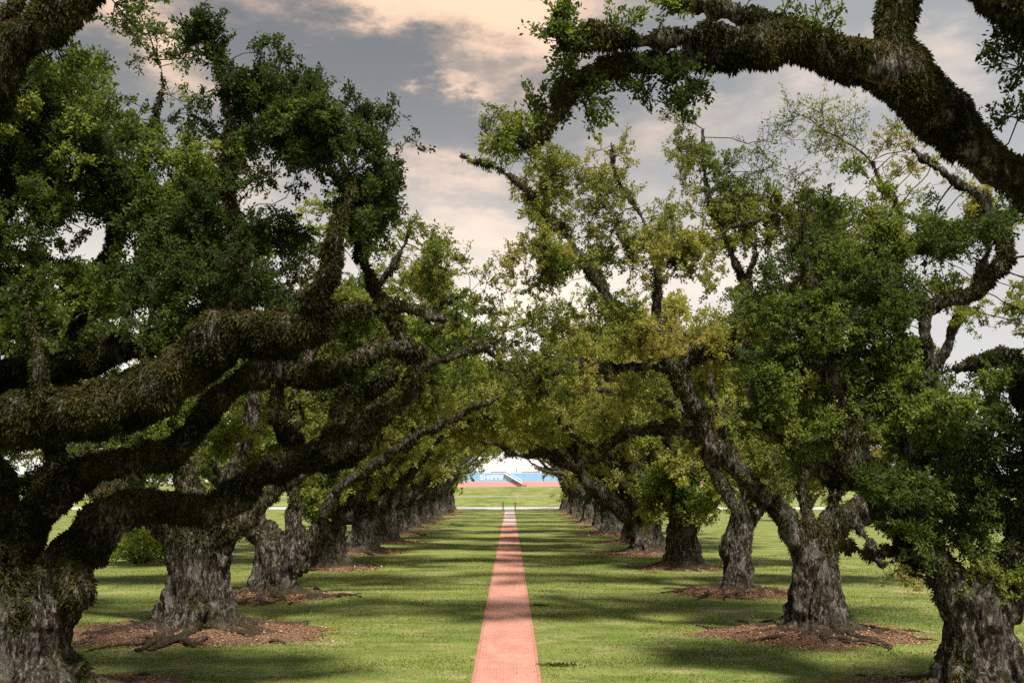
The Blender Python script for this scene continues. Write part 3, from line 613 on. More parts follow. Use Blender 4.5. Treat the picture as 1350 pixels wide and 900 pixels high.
def tree_right_second():
    b = (12.55, 44.6)
    limbs = [
        pxl((1052, 718, 44.6, 22), (1030, 678, 44.6, 20), (1002, 642, 44.4, 19), (965, 612, 44.2, 19), (935, 575, 44, 15), (910, 525, 44, 14), (886, 485, 44, 15), (852, 440, 44, 13), (805, 402, 44, 11), (778, 352, 44, 9), (752, 318, 44, 8), (722, 280, 43.6, 6), (685, 240, 43, 4.5), (645, 220, 42.6, 3.5), (603, 207, 42.2, 2)),
        pxl((1066, 715, 44.6, 24), (1062, 685, 44.7, 13), (1058, 640, 45, 11), (1046, 570, 45.4, 10), (1036, 505, 46, 9), (1000, 440, 46.4, 7), (985, 380, 46.8, 6), (1005, 330, 47, 4)),
        pxl((1085, 715, 44.6, 24), (1118, 682, 44.8, 22), (1165, 655, 45, 21), (1200, 600, 45.2, 16), (1210, 520, 45.6, 12), (1180, 420, 46, 9), (1185, 330, 46.4, 8), (1180, 270, 46.8, 6), (1150, 215, 47, 3)),
        pxl((1075, 730, 44.6, 16), (1100, 660, 45, 11), (1115, 600, 45.4, 10), (1100, 520, 46, 8), (1080, 400, 46.4, 6), (1060, 300, 46.6, 4)),
        pxl((886, 485, 44, 12), (850, 482, 44, 9), (800, 488, 44, 8), (755, 482, 44.2, 8), (700, 500, 44.4, 6.5), (650, 465, 44.6, 5), (610, 440, 45, 3)),
        pxl((886, 485, 44, 12), (940, 466, 44.6, 11), (1000, 470, 45, 11), (1050, 485, 45.4, 9)),
        pxl((870, 462, 44, 11), (862, 410, 44.2, 8), (866, 350, 44.4, 7), (850, 300, 44.6, 5), (815, 230, 44.8, 3.5), (808, 190, 45, 2)),
        pxl((932, 578, 44, 13), (885, 562, 47, 10), (845, 566, 50, 9), (808, 582, 53, 8), (778, 605, 56, 7)),
        pxl((985, 380, 46.8, 5), (950, 300, 46.5, 4.5), (930, 230, 46.2, 3.5), (925, 170, 46, 2)),
        pxl((866, 350, 44.4, 5), (920, 330, 44.2, 4), (965, 300, 44, 3.5), (1010, 290, 44, 2)),
        pxl((1210, 520, 45.6, 10), (1255, 440, 45.4, 8), (1300, 340, 45.2, 6), (1290, 280, 45, 4)),
        pxl((1120, 690, 44.6, 9), (1148, 720, 43.6, 5), (1165, 742, 43.2, 4), (1195, 738, 42.8, 4), (1215, 715, 42.6, 3)),
    ]
    blobs = pxb((625, 212, 42.4, 30, 10, .7, .2, .1), (665, 170, 42.6, 30, 26, .45, .35, .1), (700, 215, 43.2, 46, 28, .7, .2, .1), (740, 265, 43.6, 48, 40, .7, .1, .15), (690, 350, 44, 48, 30, .9, 0, .05), (755, 330, 44, 42, 32, .7, .1), (670, 305, 43, 16, 26, .9, 0, -.1), (815, 250, 44.6, 32, 50, .6, .25, .05), (840, 320, 44.4, 50, 38, .8, .1, .2), (885, 285, 44.4, 32, 40, .7, .2, .2), (925, 190, 46, 32, 42, .6, .3, .05), (950, 240, 46, 36, 34, .8, .1), (975, 285, 46, 44, 34, .9, .0, .2),
        (800, 385, 44, 44, 24, .8), (905, 330, 44.4, 40, 26, .7, 0, .25), (985, 330, 46.6, 30, 26, .8), (1000, 380, 46.8, 24, 30, .6, .1), (740, 410, 45, 60, 24, .55, .35, .2), (660, 390, 45, 35, 20, .5, .3), (860, 440, 44, 46, 26, .8, 0, .1), (930, 440, 45, 46, 22, .8, 0, .2), (985, 460, 46, 40, 28, .8), (830, 490, 44.4, 40, 18, .7, 0, .1), (740, 485, 44.4, 60, 22, .7, 0, .1), (660, 470, 45, 40, 22, .7, 0, .1),
        (1065, 205, 46.6, 50, 42, .45, .72, .05), (1010, 240, 46.2, 30, 30, .4, .6, .05), (1125, 190, 47, 38, 32, .5, .55, .05), (1185, 215, 46.8, 36, 34, .8, .15), (1120, 255, 46.6, 50, 34, .6, .4, .1), (1190, 290, 46.4, 48, 42, .8, .1), (1240, 250, 45.4, 40, 40, .6, .35, .1), (1290, 300, 45, 44, 40, .6, .2), (1060, 310, 46.5, 50, 40, .8, .05), (1110, 350, 46.4, 60, 45, .9), (1050, 420, 46, 50, 50, .8), (1250, 400, 45.4, 40, 30, .4), (1330, 420, 45, 30, 40, .6),
        (1060, 560, 46, 50, 40, .8, 0, .15), (1010, 600, 45.4, 34, 34, .8), (1120, 560, 45.6, 50, 50, .8), (1100, 620, 46, 36, 28, .8, 0, .2), (1200, 540, 45.6, 50, 50, .8), (790, 560, 54, 50, 28, .8), (1150, 745, 43, 12, 10, .3, .3), (1192, 742, 42.6, 16, 12, .8, 0, .4))
    blobs = [(a, b_, c, d*1.28, e*1.5, f*1.28, g, h, i) for a, b_, c, d, e, f, g, h, i in blobs]
    return make_tree('spreading oak with pale streaked trunk and airy crown, second in the right row', b, limbs, blobs, 47, 1, brown=1, mound=3.6, trunk=(.95, 3.6, (.05, 0)), ferns=1.0, ivy=.05, leafmul=1.1, dens=1.75, hole=.40, light=.22, lmul=.9)

def tree_right_overhead():
    b = (15.4, 15.5)
    limbs = [
        [(15.4, 15.5, 3.0, 1.0), (14.6, 16, 5.5, .75)]+pxl((1560, 480, 17.5, 44), (1450, 345, 18, 42), (1362, 250, 18, 42), (1285, 195, 18, 42), (1222, 130, 18, 42), (1165, 92, 18, 42), (1100, 76, 18, 40), (1040, 52, 18, 38), (985, 66, 18, 36), (935, 70, 18, 24), (885, 84, 18, 17), (820, 86, 18, 16), (762, 108, 18, 14), (742, 128, 18, 8), (738, 155, 18, 5), (715, 180, 18, 4), (690, 188, 18, 2.2)),
        pxl((1040, 55, 18, 26), (1000, 30, 18.2, 22), (955, 12, 18.4, 22), (905, 8, 18.6, 16), (870, 0, 18.8, 10), (840, -30, 19, 7)),
        pxl((985, 45, 18, 22), (920, 48, 17.8, 18), (850, 54, 17.6, 15), (790, 46, 17.5, 15), (750, 56, 17.4, 11), (733, 40, 17.4, 9), (748, -5, 17.4, 6)),
        pxl((1215, 110, 18, 34), (1182, 60, 18, 30), (1182, 20, 18, 30), (1200, -30, 18, 28), (1230, -90, 18, 20), (1250, -160, 18.4, 10)),
        pxl((905, 72, 18, 14), (902, 100, 18, 9), (912, 120, 18, 6), (900, 138, 18, 3)),
        pxl((980, 70, 18, 26), (966, 90, 18, 12), (962, 98, 18, 6)),
        pxl((1500, 200, 16.5, 30), (1420, 80, 16.5, 30), (1350, 20, 16.6, 28), (1290, -20, 16.8, 24), (1240, -80, 17, 12)),
        [(15, 15.5, 3.2, .7), (16, 15, 7, .5)]+[tuple(W(1500, 200, 16.5))+(.36,)],
        [(15.6, 15.5, 3.2, .7), (18.5, 15.5, 6, .5), (22, 16, 8, .35), (26, 17, 9, .18)],
        [(15.4, 15.4, 3.2, .6), (15, 12, 6.5, .5), (14.5, 8, 9, .35), (13, 4, 11, .18)],
    ]
    blobs = pxb((745, 25, 17.4, 26, 34, 1.1), (735, 60, 17.4, 20, 26, 1), (740, 105, 18, 22, 22, 1.1), (718, 150, 18, 18, 26, 1.1), (690, 182, 18, 24, 13, 1.3), (665, 190, 18, 10, 7, .6), (785, 125, 18, 26, 16, .7), (780, 150, 18, 13, 12, .6), (900, 112, 18, 26, 15, 1.2), (908, 140, 18, 16, 17, 1.2), (860, 118, 18, 12, 10, .4), (1060, 18, 18.4, 34, 18, .8), (1085, 35, 18.3, 20, 12, .6), (880, 8, 18.6, 24, 12, .5), (825, 40, 17.6, 30, 8, .3),
        (1325, 100, 17.5, 26, 34, .7), (1345, 150, 17.6, 22, 30, .7), (1320, 60, 17, 22, 20, .6), (1250, -60, 18, 60, 30, .8), (1420, 80, 17, 60, 60, .8), (1100, -70, 18, 60, 30, .6), (800, -60, 18, 60, 26, .6))
    blobs += [(20, 15, 12, 4, 4, 3, .6, 0, 0), (24, 16, 11, 3.5, 3.5, 3, .6, 0, 0), (14, 7, 13, 3.5, 4, 2.5, .5, 0, 0)]
    return make_tree('oak whose heavy fern covered limb reaches across the top right', b, limbs, blobs, 59, 0, mound=3.8, trunk=(1.1, 3.4, (0, 0)), ferns=1.35, light=-.03, leafmul=1.3, dens=1.1, hole=.12, lmul=.82, calm=.92, cov_=.09)

def tree_left_overhead():
    b = (-14.8, 15.5)
    limbs = [
        [(-14.8, 15.5, 3.0, .95), (-13.0, 16.5, 6.5, .7)]+pxl((-160, 330, 17, 38), (-70, 200, 17, 34), (0, 108, 17, 33), (55, 42, 17, 33), (115, 0, 17, 33), (190, -70, 17, 28), (280, -140, 17, 16)),
        [(-15, 15.5, 3.0, .7), (-18, 15, 6.5, .5), (-22, 15, 9, .3), (-25, 16, 10, .16)],
        [(-15, 15.5, 3.0, .6), (-15, 12, 7, .45), (-14, 8, 10, .3), (-12, 5, 12, .15)],
        pxl((-70, 200, 17, 20), (-40, 90, 17.4, 12), (0, 30, 17.6, 8), (25, 0, 17.8, 5)),
    ]
    blobs = pxb((10, 22, 18, 30, 22, .5, .2, .2), (90, 85, 17.2, 10, 14, .5, .2), (70, 100, 17.3, 14, 10, .4, .3), (150, 20, 17, 14, 14, .4, .2), (-20, 60, 18, 30, 30, .6), (60, -50, 17.5, 60, 30, .7), (250, -120, 17, 60, 30, .7))
    blobs += [(-20, 15, 12, 4, 4, 3, .6, 0, 0), (-14, 7, 13, 3.5, 4, 2.5, .5, 0, 0)]
    return make_tree('oak whose thick fern covered limb cuts across the top left corner', b, limbs, blobs, 67, 0, mound=3.8, trunk=(1.1, 3.2, (0, 0)), ferns=1.3, light=.1, leafmul=1.1, dens=.9, hole=.2, lmul=.82, calm=.6, cov_=.06)

def tree_left_third():
    b = (-12.9, 59.0)
    s = 59/FPX
    limbs = [
        pxl((385, 745, 59, 22), (388, 700, 59, 15), (385, 650, 59, 12), (382, 590, 59, 11), (392, 520, 59.4, 10), (430, 470, 60, 8), (470, 430, 60, 5)),
        pxl((358, 745, 59, 18), (340, 705, 59, 12), (318, 690, 58.6, 10), (300, 650, 58, 8), (270, 590, 57.6, 6)),
        pxl((395, 730, 59, 14), (415, 700, 59, 8), (450, 640, 59, 9), (500, 610, 58.6, 8), (560, 570, 58, 7), (610, 545, 57.6, 5), (660, 520, 57.4, 3)),
        pxl((385, 640, 59, 9), (440, 570, 60, 8), (500, 500, 61, 7), (560, 450, 61.4, 5), (610, 430, 62, 3.5)),
        [(-13.5, 60, 3.6, .45), (-17, 62, 6.5, .35), (-21, 64, 8.5, .25), (-25, 64, 9.5, .14)],
    ]
    blobs = pxb((440, 560, 60, 45, 36, .8, 0, .1), (500, 540, 60, 45, 36, .8, 0, .15), (560, 520, 60, 46, 36, .9, 0, .05), (610, 500, 60, 46, 34, .9, 0, .1), (610, 440, 61, 45, 30, .8, 0, .1), (520, 450, 61, 60, 40, .8, 0, .1), (650, 430, 62, 30, 26, .7, 0, .1), (430, 480, 60, 60, 36, .8, 0, .1), (300, 600, 58, 45, 30, .7), (350, 530, 59, 50, 36, .7), (470, 400, 61, 60, 40, .8, 0, .15), (560, 380, 62, 50, 40, .7, 0, .2), (425, 625, 60, 30, 18, .6, 0, .05))
    blobs += [(-20, 63, 11, 4, 4, 3.2, .7, 0, 0), (-24, 64, 9, 3.5, 3.5, 3, .7, 0, 0)]
    return make_tree('pale two stemmed oak with orange litter at its foot, third in the left row', b, limbs, blobs, 71, 1, mound=2.9, trunk=(.98, 3.3, (.1, 0)), ferns=.8, light=.20, leafmul=.9, dens=1.4)

def tree_right_third():
    b = (12.75, 61.0)
    limbs = [
        pxl((962, 730, 61, 17), (972, 685, 61, 13), (985, 640, 61, 11), (960, 580, 61, 9), (900, 540, 61, 7), (840, 520, 61, 6), (780, 515, 60.6, 5), (720, 520, 60, 3)),
        pxl((975, 690, 61, 12), (1000, 640, 61.4, 9), (1010, 560, 62, 7), (1020, 480, 62, 5)),
        pxl((968, 670, 61, 12), (940, 620, 62, 9), (910, 560, 62.6, 8), (880, 480, 63, 6), (850, 430, 63.4, 4), (820, 400, 64, 3)),
        pxl((960, 580, 61, 8), (940, 520, 61, 6.5), (930, 470, 61, 5), (900, 430, 61, 3)),
        [(13.5, 61.5, 4, .45), (17, 63, 7, .35), (21, 64, 8.5, .25), (25, 64, 9.5, .15)],
        pxl((985, 650, 61, 8), (1010, 668, 60, 4), (1030, 690, 59.6, 3), (1045, 690, 59.4, 2)),
    ]
    blobs = pxb((1000, 640, 61, 34, 26, .8, 0, .1), (1010, 590, 62, 40, 36, .8, 0, .15), (930, 560, 62, 45, 34, .8, 0, .1), (860, 530, 62, 50, 30, .8, 0, .15), (790, 520, 61, 50, 26, .8, 0, .2), (730, 530, 60, 40, 24, .8, 0, .1), (880, 470, 63, 46, 34, .7, 0, .25), (820, 440, 64, 50, 34, .7, 0, .25), (770, 460, 63, 50, 26, .7, .1, .2), (950, 480, 62, 50, 36, .7, 0, .2), (1030, 500, 62, 50, 40, .7, 0, .1), (750, 430, 64, 50, 26, .5, .3, .25), (1030, 680, 59.5, 12, 12, .5, .2), (700, 460, 64, 40, 30, .6, .1, .15))
    blobs += [(20, 63, 11, 4, 4, 3.2, .7, 0, 0), (24, 64, 9, 3.5, 3.5, 3, .7, 0, 0)]
    return make_tree('dark trunked oak with a bright bare patch at its foot, third in right row', b, limbs, blobs, 83, 1, mound=3.0, trunk=(.74, 4.6, (.4, 0)), ferns=.8, light=.28, leafmul=.9, dens=1.4)

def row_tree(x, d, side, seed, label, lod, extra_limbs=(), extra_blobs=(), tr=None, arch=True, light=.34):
    """an oak further down the alley; side = +1 right row, -1 left row"""
    rg = random.Random(seed); s = side; j = lambda a: rg.uniform(-a, a); tr = tr or 1.0+rg.random()*.25; f = 3.3+rg.random()*.5
    L = []
    if arch:
        L.append([(x, d, f-.6, .62), (x-s*(2.2+j(.9)), d+j(1.5), f+2.6+j(.6)+(1.0 if d > 150 else 0), .36), (x-s*(4.8+j(.8)), d+j(2.5), f+5.2+j(1.1), .30), (x-s*7.8, d+j(3), f+7.4+j(1), .21), (x-s*11.0, d+j(3.5), f+8.9+j(1)+(1.2 if d > 150 else 0), .10)])
    L.append([(x, d, f-.6, .62), (x-s*1.4, d+j(1), f+3.6, .42), (x-s*3.4, d+j(2), f+7.5, .3), (x-s*5.4, d+j(2), f+11, .14)])
    L.append([(x, d, f-.6, .6), (x+s*.6+j(.6), d+j(1), f+4, .4), (x+s*.8+j(1), d+j(2), f+8, .26), (x+j(1.5), d+j(2), f+12, .12)])
    L.append([(x, d, f-.8, .6), (x+s*3, d+j(1.5), f+2.4, .42), (x+s*6.2, d+j(2), f+4.4, .3), (x+s*10, d+j(2), f+5.6, .15)])
    L.append([(x, d, f-.6, .5), (x-s*.8, d-3.2, f+3.0, .36), (x-s*2, d-6, f+6+j(.5), .22), (x-s*2.5, d-8, f+8, .12)])
    L.append([(x, d, f-.6, .5), (x+s*.5, d+3.2, f+3.2, .36), (x-s*.5, d+6, f+6, .22)])
    L += list(extra_limbs)
    B = []
    for (ax, az, rx, rz, wt) in [(-11, 13.0, 3.2, 1.9, 1), (-8.5, 14.6, 3.3, 2.3, 1), (-5.5, 16.0, 3.2, 2.3, 1), (-2, 16.8, 3.3, 2.3, 1), (1.8, 16.3, 3.3, 2.3, .9), (5.5, 14.6, 3.3, 2.6, .9), (9, 12.4, 3.4, 2.8, .9), (11.5, 9.8, 3.0, 2.8, .8), (-8.6, 11.6, 2.2, 1.2, .9), (-5.8, 10.9, 2.4, 1.7, 1), (-3.2, 8.6, 2.0, 1.8, .9), (-1.2, 7.2, 1.6, 1.2, .6), (1.0, 11.5, 2.6, 2.2, .6), (4.5, 9.4, 2.6, 2.0, .6), (8, 7.0, 2.6, 1.8, .6)]:
        if not arch and ax < -9: continue
        if d > 150 and ax < 0: az += 1.3
        if d > 150 and -6 < ax < 0 and az < 11.5: wt *= .5
        for k in range(2 if lod < 3 else 1):
            B.append((x+s*ax+j(.8), d+j(5.0), az+j(.9), rx, 3.6 if lod > 2 else 3.0, rz, wt*.8, 0 if rg.random() < .8 else .3, rg.choice([-.05, .05, .15, .3, .38])))
    for k in range(2): B.append((x+j(1.8), d-1.2+j(1), 6.6+j(.7), 1.5, 1.5, 1.3, .8, 0, rg.choice([0, .1])))
    B += list(extra_blobs)
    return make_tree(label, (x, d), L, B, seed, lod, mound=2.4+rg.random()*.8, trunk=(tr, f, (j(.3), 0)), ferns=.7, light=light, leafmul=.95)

tree_left_front(); tree_right_front(); tree_left_second(); tree_right_second(); tree_right_overhead(); tree_left_overhead(); tree_left_third(); tree_right_third()
ORD = {4: 'fourth', 5: 'fifth', 6: 'sixth', 7: 'seventh', 8: 'eighth', 9: 'ninth', 10: 'tenth', 11: 'eleventh', 12: 'twelfth', 13: 'last'}
left_d = [79, 95, 111, 127, 144, 161, 179, 198, 217, 234]; right_d = [78.5, 94, 110, 127, 144, 161, 179, 198, 217, 234]
LX = {4: ('squat', 'with a leaf ball over its trunk'), 5: ('broad', 'with a wide pale grey trunk'), 6: ('leaning', 'with a twisted lichen marked stem')}
RX = {4: ('squat', 'with leaves hiding its trunk'), 5: ('mossy', 'its great limb leaning over the path'), 6: ('grey', 'with a knotted double trunk')}
for n_, (dl, dr_) in enumerate(zip(left_d, right_d)):
    k = n_+4; lod = 2 if k < 8 else 3
    xl, xr = -13.1, 12.3
    el, eb, er, erb = [], [], [], []
    if k == 4:
        eb = pxb((430, 645, 76, 46, 30, 2.2, 0, .02), (440, 612, 77, 34, 22, 1.5)); el = [pxl((437, 700, 79, 16), (400, 660, 78, 9), (395, 620, 77, 6))]
        erb = pxb((895, 650, 76.5, 48, 42, 2.2, 0, .0), (915, 610, 77, 46, 34, 1.8, 0, .0), (950, 645, 76, 34, 38, 1.8), (872, 690, 76, 16, 14, 1)); er = [pxl((893, 700, 78.5, 14), (905, 650, 78, 8), (940, 610, 77.6, 6))]
    if k == 5:
        er = [pxl((850, 712, 94, 16), (826, 686, 94, 14), (795, 655, 94, 13), (768, 630, 94, 12), (745, 608, 94, 9), (715, 598, 94, 7), (690, 602, 94, 5), (655, 585, 94, 4), (625, 575, 94, 2.5)), pxl((768, 630, 94, 9), (760, 590, 95, 6), (740, 560, 96, 5))]
        el = [pxl((450, 665, 95, 12), (475, 635, 95, 8), (520, 605, 95, 7), (565, 578, 95, 6), (620, 556, 95, 4))]
    if k == 6:
        el = [pxl((505, 700, 111, 10), (520, 665, 111, 6), (532, 640, 111, 5))]
    if k == 9:
        eb = pxb((628, 612, 155, 14, 12, 1.4), (605, 620, 158, 14, 14, 1.4), (640, 604, 155, 12, 8, 1.2))
        er = [pxl((750, 625, 161, 5), (725, 622, 159, 3.6), (702, 614, 158, 2.4))]
    if k == 12:
        eb = pxb((598, 646, 212, 12, 7, 1.5), (606, 655, 212, 6, 4, 1)); erb = pxb((738, 650, 212, 6, 7, 1.5))
    la, lb = LX.get(k, ('', '')); ra, rb = RX.get(k, ('', ''))
    nm = ORD[k]
    row_tree(xl+random.Random(k).uniform(-.4, .4), dl, -1, 100+k, f'{la} oak {lb}, {nm} in left row'.strip() if la else f'distant oak in the left row, {nm} counted from the nearest', lod, el, eb)
    row_tree(xr+random.Random(k+50).uniform(-.4, .4), dr_, 1, 200+k, f'{ra} oak {rb}, {nm} in right row'.strip() if ra else f'distant oak in the right row, {nm} counted from the nearest', lod, er, erb)

# ------------------------------------------------------------------ shrub on the left lawn
def shrub(x, y, R_, h, label, seed, n=9000):
    rng = np.random.default_rng(seed); root = empty('round_shrub', (x, y, 0), label, 'shrub')
    mb = MB()
    tips = []
    for k in range(46):
        a = rng.random()*6.28; e = rng.random()**.7; r1 = R_*e; top = h*(.35+.65*math.sqrt(max(0, 1-e*e)))
        p0 = (0.15*math.cos(a), .15*math.sin(a), 0); p1 = (r1*.45*math.cos(a), r1*.45*math.sin(a), top*.35); p2 = (r1*.92*math.cos(a+.15), r1*.92*math.sin(a+.15), top*.92)
        mb.bar(p0, p1, .07, 5, .05); mb.bar(p1, p2, .05, 5, .015); tips.append(p2)
    mb.build('stems', M['bark'], root)
    q = nrm(rng.normal(0, 1, (n, 3))); q[:, 2] = np.abs(q[:, 2]); lump = .72+.5*fbm(q, 2.6, 2, seed); C = q*[R_, R_, h]*lump[:, None]*(.72+.28*rng.random((n, 1))); C[:, 2] += .15
    keep = (C[:, 2] > .55) | (rng.random(n) < .25); C = C[keep]; q = q[keep]
    D = nrm(q+rng.normal(0, .6, q.shape)); V, F = leaves(C, D, .24, rng, .55)
    link('foliage', quad_mesh('foliage', V, F, False, np.repeat(np.clip(.62+rng.normal(0, .14, len(C)), 0, 1), 4)), M['leaf'], root)
shrub(-28.5, 83, 3.0, 2.9, 'low round green shrub alone on the bright lawn behind the left trees', 5)

# ------------------------------------------------------------------ trees beyond the rows, out to the sides
def side_tree(x, y, h, seed, label):
    rg = random.Random(seed); j = lambda a: rg.uniform(-a, a)
    L = [[(x, y, 1.5, .35), (x+j(1), y+j(1), h*.5, .28), (x+j(2), y+j(2), h*.85, .1)], [(x, y, 1.6, .3), (x+3, y+j(1), h*.5, .2), (x+4.5, y, h*.7, .08)], [(x, y, 1.6, .3), (x-3, y+j(1), h*.5, .2), (x-4.5, y, h*.7, .08)]]
    B = [(x+j(4), y+j(3), h*(.45+.45*rg.random()), 3, 3, 2.4, .8, 0, rg.choice([-.1, 0, .1])) for _ in range(9)]
    t = make_tree(label, (x, y), L, B, seed, 3, mound=0, trunk=(.45, 2.2, (0, 0)), ferns=.2, light=.12, group='trees beyond the two rows'); t.name = 'broadleaf_tree'
side_tree(-52, 150, 12, 301, 'green tree far beyond the left row, showing between the first two left trunks')
side_tree(-70, 190, 13, 302, 'green tree by the road, far out beyond the left row')
side_tree(-38, 205, 11, 303, 'small tree near the road just outside the left row')
side_tree(47, 170, 12, 304, 'green tree far beyond the right row, showing between the first two right trunks')
side_tree(68, 200, 13, 305, 'green tree by the road, far out beyond the right row')

# ------------------------------------------------------------------ gate posts, roadside fences
for k, px in enumerate((663.2, 679.2)):
    p = W(px, 670, 241.5); g = MB().box(-.11, .11, -.11, .11, 0, 1.5).box(-.15, .15, -.15, .15, 1.5, 1.56); 
    root = empty('gate_post', (p[0], 241.6, 0), ('left' if k == 0 else 'right')+' slim black post where the brick path meets the road', 'gate post', 'posts at the end of the brick path')
    g.build('post', M['iron'], root); g = MB().bar((0, 0, 1.56), (0, 0, 1.78), .1, 8, .02); g.build('finial', M['iron'], root)
def iron_fence(x0, x1, label):
    root = empty('iron_fence', (x0, 241.9, 0), label, 'fence', 'low iron fences along the road'); L = x1-x0
    MB().bar((0, 0, .75), (L, 0, .75), .018, 4).bar((0, 0, .2), (L, 0, .2), .018, 4).build('rails', M['iron'], root)
    g = MB()
    for k in range(int(L/.6)): g.bar((k*.6, 0, .0), (k*.6, 0, .85), .010, 4)
    g.build('pickets', M['iron'], root)
iron_fence(-62, -.86, 'thin black iron fence along the road, left of the gate posts')
iron_fence(1.4, 62, 'thin black iron fence along the road, right of the gate posts')
def rail_fence(x0, x1, y, label):
    root = empty('rail_fence', (x0, y, 0), label, 'fence'); L = x1-x0; g = MB()
    for z in (.45, .85, 1.25): g.box(0, L, -.03, .03, z-.09, z+.09)
    g.build('rails', M['fence_white'], root)
    for k in range(int(L/3)+1): MB().box(k*3-.08, k*3+.08, .032, .16, 0, 1.5).build('post', M['fence_white'], root)
rail_fence(66, 120, 205, 'white board rail fence across the far lawn at the right edge')

# ------------------------------------------------------------------ cargo ship behind the levee
def ship():
    y0, x0, x1 = 390.0, -58.0, 125.0
    root = empty('cargo_ship', (0, y0, 0), 'long cargo ship with blue and red hull moored behind the levee', 'ship')
    def hull(z0, z1, m, nm):
        st = [(x0-16, .02), (x0-8, .45), (x0+4, .85), (x0+18, 1), (x1-14, 1), (x1, .8)]; V = []; F = []
        for z, fl in ((z0, .0), (z1, 1.0)):
            for x, wd in st:
                xx = x-3*fl*(x < x0) ; V += [(xx, 12-12*wd, z), (xx, 12+12*wd, z)]
        n = len(st)*2
        for i in range(len(st)-1):
            a = 2*i; F += [(a, a+2, n+a+2, n+a), (a+3, a+1, n+a+1, n+a+3), (n+a, n+a+2, n+a+3, n+a+1), (a+2, a, a+1, a+3)]
        F += [(1, 0, n, n+1), (n-2, n-1, 2*n-1, 2*n-2)]
        MB().raw(V, F).build(nm, m, root)
    hull(-.5, 6.45, M['hull_red'], 'red_hull_bottom'); hull(6.45, 9.35, M['hull_blue'], 'blue_hull_side')
    MB().box(x0+4, x1-2, -.06, .5, 9.35, 9.6).build('gunwale', M['ship_white'], root)
    # lettering
    cu = bpy.data.curves.new('t', 'FONT'); cu.body = 'SHIPPING'; cu.size = 2.5; cu.extrude = .02; cu.space_character = 1.02; cu.offset = .035
    t = bpy.data.objects.new('t', cu); COL.objects.link(t); dg = bpy.context.evaluated_depsgraph_get(); me = bpy.data.meshes.new_from_object(t.evaluated_get(dg)); bpy.data.objects.remove(t)
    o = link('hull_lettering', me, M['ship_white'], root, (W(632.5, 632, y0)[0], -.05, 6.98)); o.rotation_euler = (R(90), 0, 0)
    xs = [v.co.x for v in me.vertices]; o.scale = (11.8/(max(xs)-min(xs)), 1, 1)
    # accommodation ladder down the side
    a = W(665, 624, y0)-np.array([0, y0, 0]); b = W(688.5, 637.2, y0)-np.array([0, y0, 0]); a[1] = b[1] = -.6
    g = MB(); d = b-a
    for yy in (-.95, -.35): g.bar((a[0], yy, a[2]), (b[0], yy, b[2]), .13, 4); g.bar((a[0], yy, a[2]+1.0), (b[0], yy, b[2]+1.0), .10, 4)
    g.raw([(a[0], -.86, a[2]+.0), (b[0], -.86, b[2]+.0), (b[0], -.86, b[2]+.36), (a[0], -.86, a[2]+.36), (a[0], -.82, a[2]+.0), (b[0], -.82, b[2]+.0), (b[0], -.82, b[2]+.36), (a[0], -.82, a[2]+.36)], [(0, 1, 2, 3), (7, 6, 5, 4), (0, 4, 5, 1), (1, 5, 6, 2), (2, 6, 7, 3), (3, 7, 4, 0)])
    g.build('gangway', M['ship_white'], root)
    g = MB()
    for k in range(16): p = a+d*(k+.5)/16; g.box(p[0]-.35, p[0]+.35, -.8, -.4, p[2]-.35, p[2]-.25)
    g.build('gangway_steps', M['ship_teal'], root)
    g = MB().box(b[0]-.3, b[0]+1.8, -1, -.3, b[2]-.5, b[2]-.32); g.bar((b[0], -.9, b[2]-.4), (b[0]-4, -.1, b[2]+1.0), .12, 4); g.build('gangway_platform', M['pipe_red'], root)
    # things on deck
    def seg(pxa, pxb_, z0, z1, y0_, y1_, m, nm): MB().box(W(pxa, 600, y0)[0], W(pxb_, 600, y0)[0], y0_, y1_, z0, z1).build(nm, m, root)
    seg(647, 667, 9.6, 9.95, 3, 4, M['pipe_red'], 'deck_pipe'); seg(688, 712, 9.6, 9.95, 3, 4, M['pipe_red'], 'deck_pipe')
    seg(639, 645, 9.36, 11.2, 6, 9, M['ship_white'], 'deck_house'); seg(670, 674, 9.36, 10.2, 4, 6, M['ship_white'], 'hatch_cover')
    seg(604, 616, 9.36, 10.3, 4, 9, M['ship_white'], 'hatch_cover'); seg(648, 666, 9.955, 10.25, 5, 10, M['ship_white'], 'hatch_cover'); seg(690, 711, 9.955, 10.2, 5, 10, M['ship_white'], 'hatch_cover')
    for px, h in ((676, 1.2), (681, 1.6), (686, 1.1), (720, 1.2), (728, 1.0), (735, 1.4), (668.5, .9)):
        x = W(px, 600, y0)[0]; MB().bar((x, 2, 9.36), (x, 2, 9.6+h), .14, 6).box(x-.35, x+.35, 1.6, 2.4, 9.37, 9.8).build('deck_bollard', M['ship_teal'] if int(px) % 2 else M['ship_white'], root)
    g = MB(); xa, xb = x0+10, x1-4
    for z in (10.1, 10.5): g.bar((xa, .3, z), (xb, .3, z), .03, 3)
    k = xa
    while k < xb: g.bar((k, .3, 9.55), (k, .3, 10.5), .03, 3); k += 2
    g.build('deck_railing', M['ship_white'], root)
ship()

# far bank
rng = np.random.default_rng(9); n = 26000
x = rng.uniform(-1500, 1500, n); hgt = 9+7*fbm(np.stack([x, 0*x, 0*x], -1), .02, 3, 4); C = np.stack([x, 1160+rng.random(n)*30, hgt*rng.random(n)**.6], -1)
V, F = leaves(C, nrm(rng.normal(0, 1, (n, 3))), 4.0, rng, .8)
tag(link('far_woods', quad_mesh('far_woods', V, F, False, np.repeat(rng.random(n), 4)), M['far']), 'low line of woods on the far bank of the river', 'woods', None, 'stuff')

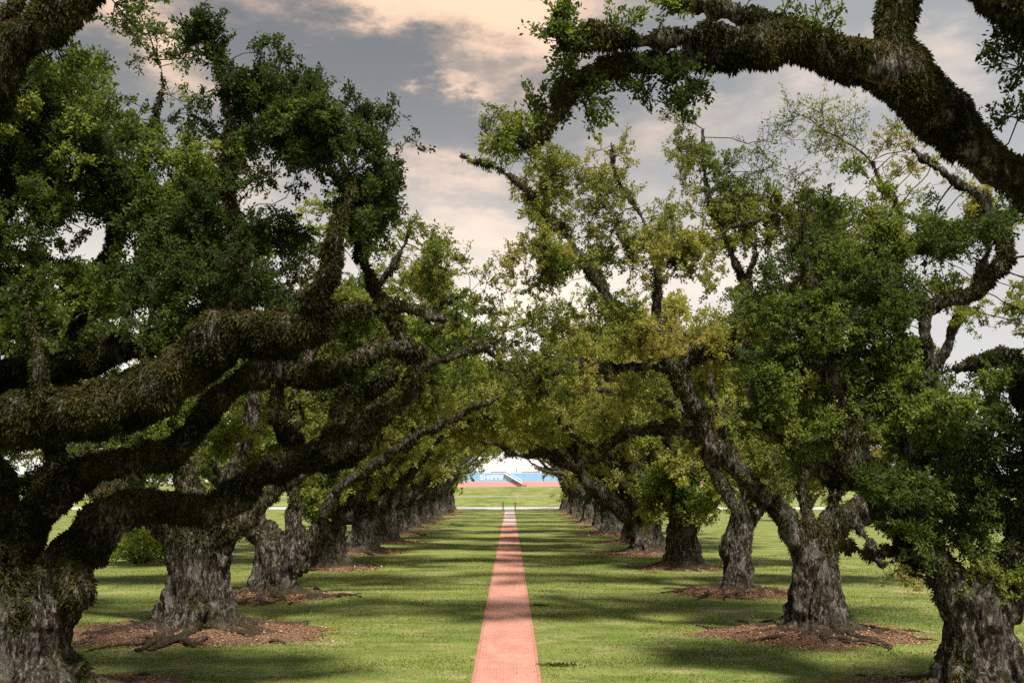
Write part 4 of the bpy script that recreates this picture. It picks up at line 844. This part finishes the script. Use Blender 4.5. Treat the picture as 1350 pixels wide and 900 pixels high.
# ------------------------------------------------------------------ lawn blades and weeds near the house
rng = np.random.default_rng(3); n = 420000
y = 14+ (rng.random(n)**1.25)*78; x = (rng.random(n)*2-1)*(y*.52+1); ok = np.abs(x-PX) > PW-.07+.10*fbm(np.stack([x, y, 0*x], -1), 2.5, 2); x, y = x[ok], y[ok]
p = np.stack([x, y, 0*x], -1); dn = fbm(p*[.5, 1, 1], .5, 3, 2); ok = rng.random(len(x)) < np.clip((dn-.25)*2.2, .15, 1); x, y, p = x[ok], y[ok], p[ok]; n = len(x)
D = nrm(rng.normal(0, .55, (n, 3))+[0, 0, 1]); L = (.045+.05*rng.random(n))[:, None]; S = nrm(np.cross(D, rng.normal(0, 1, (n, 3))))*.011*(1+y[:, None]/60)
V = np.stack([p+S, p+D*L*[1, 1, 1], p-S], 1).reshape(-1, 3); V[:, 2] += .001
tn = np.clip(.15+.9*fbm(p*[.6, 1, 1], .7, 3, 8)+rng.normal(0, .14, n), 0, 1)
tag(link('grass', quad_mesh('grass', V, np.arange(n*3).reshape(-1, 3), False, np.repeat(tn, 3)), M['grass_blade']), 'short mown grass of the lawn beside the brick path', 'grass', None, 'stuff')
n = 9000; rng = np.random.default_rng(12)
y = 16+rng.random(n)*80; x = np.where(rng.random(n) < .8, np.sign(rng.random(n)-.5)*13+rng.normal(0, 5.0, n), rng.uniform(-14, 14, n))
V, F = leaves(np.stack([x, y, .035+.03*rng.random(n)], -1), nrm(rng.normal(0, 1, (n, 3))*[1, 1, .2]), .085, rng, .55, 3)
tag(link('strewn_leaves', quad_mesh('strewn_leaves', V, F, False, np.repeat(np.clip(rng.normal(.55, .25, n), 0, 1), 4)), M['litter']), 'dry brown oak leaves strewn over the lawn and path', 'leaves', None, 'stuff')
def weed(px, py, w_, seed, label):
    d = 6.2*FPX/(py-635); c = W(px, py, d); rng = np.random.default_rng(seed); n = 260
    q = rng.normal(0, 1, (n, 3))*[w_*.45, .14, 0]; D = nrm(rng.normal(0, .7, (n, 3))+[0, 0, .9]); V, F = leaves(q+[0, 0, .01], D, .10, rng, .45)
    tag(link('weed_patch', quad_mesh('weed_patch', V, F, False, np.repeat(rng.random(n)*.5, 4)), M['leaf'], None, (c[0], c[1], 0)), label, 'weeds', None, 'stuff')
weed(737, 868, .75, 2, 'small dark green weed patch in the lawn right of the brick path')
weed(712, 793, .5, 4, 'narrow dark weed tuft in the lawn close to the path, further from the house')
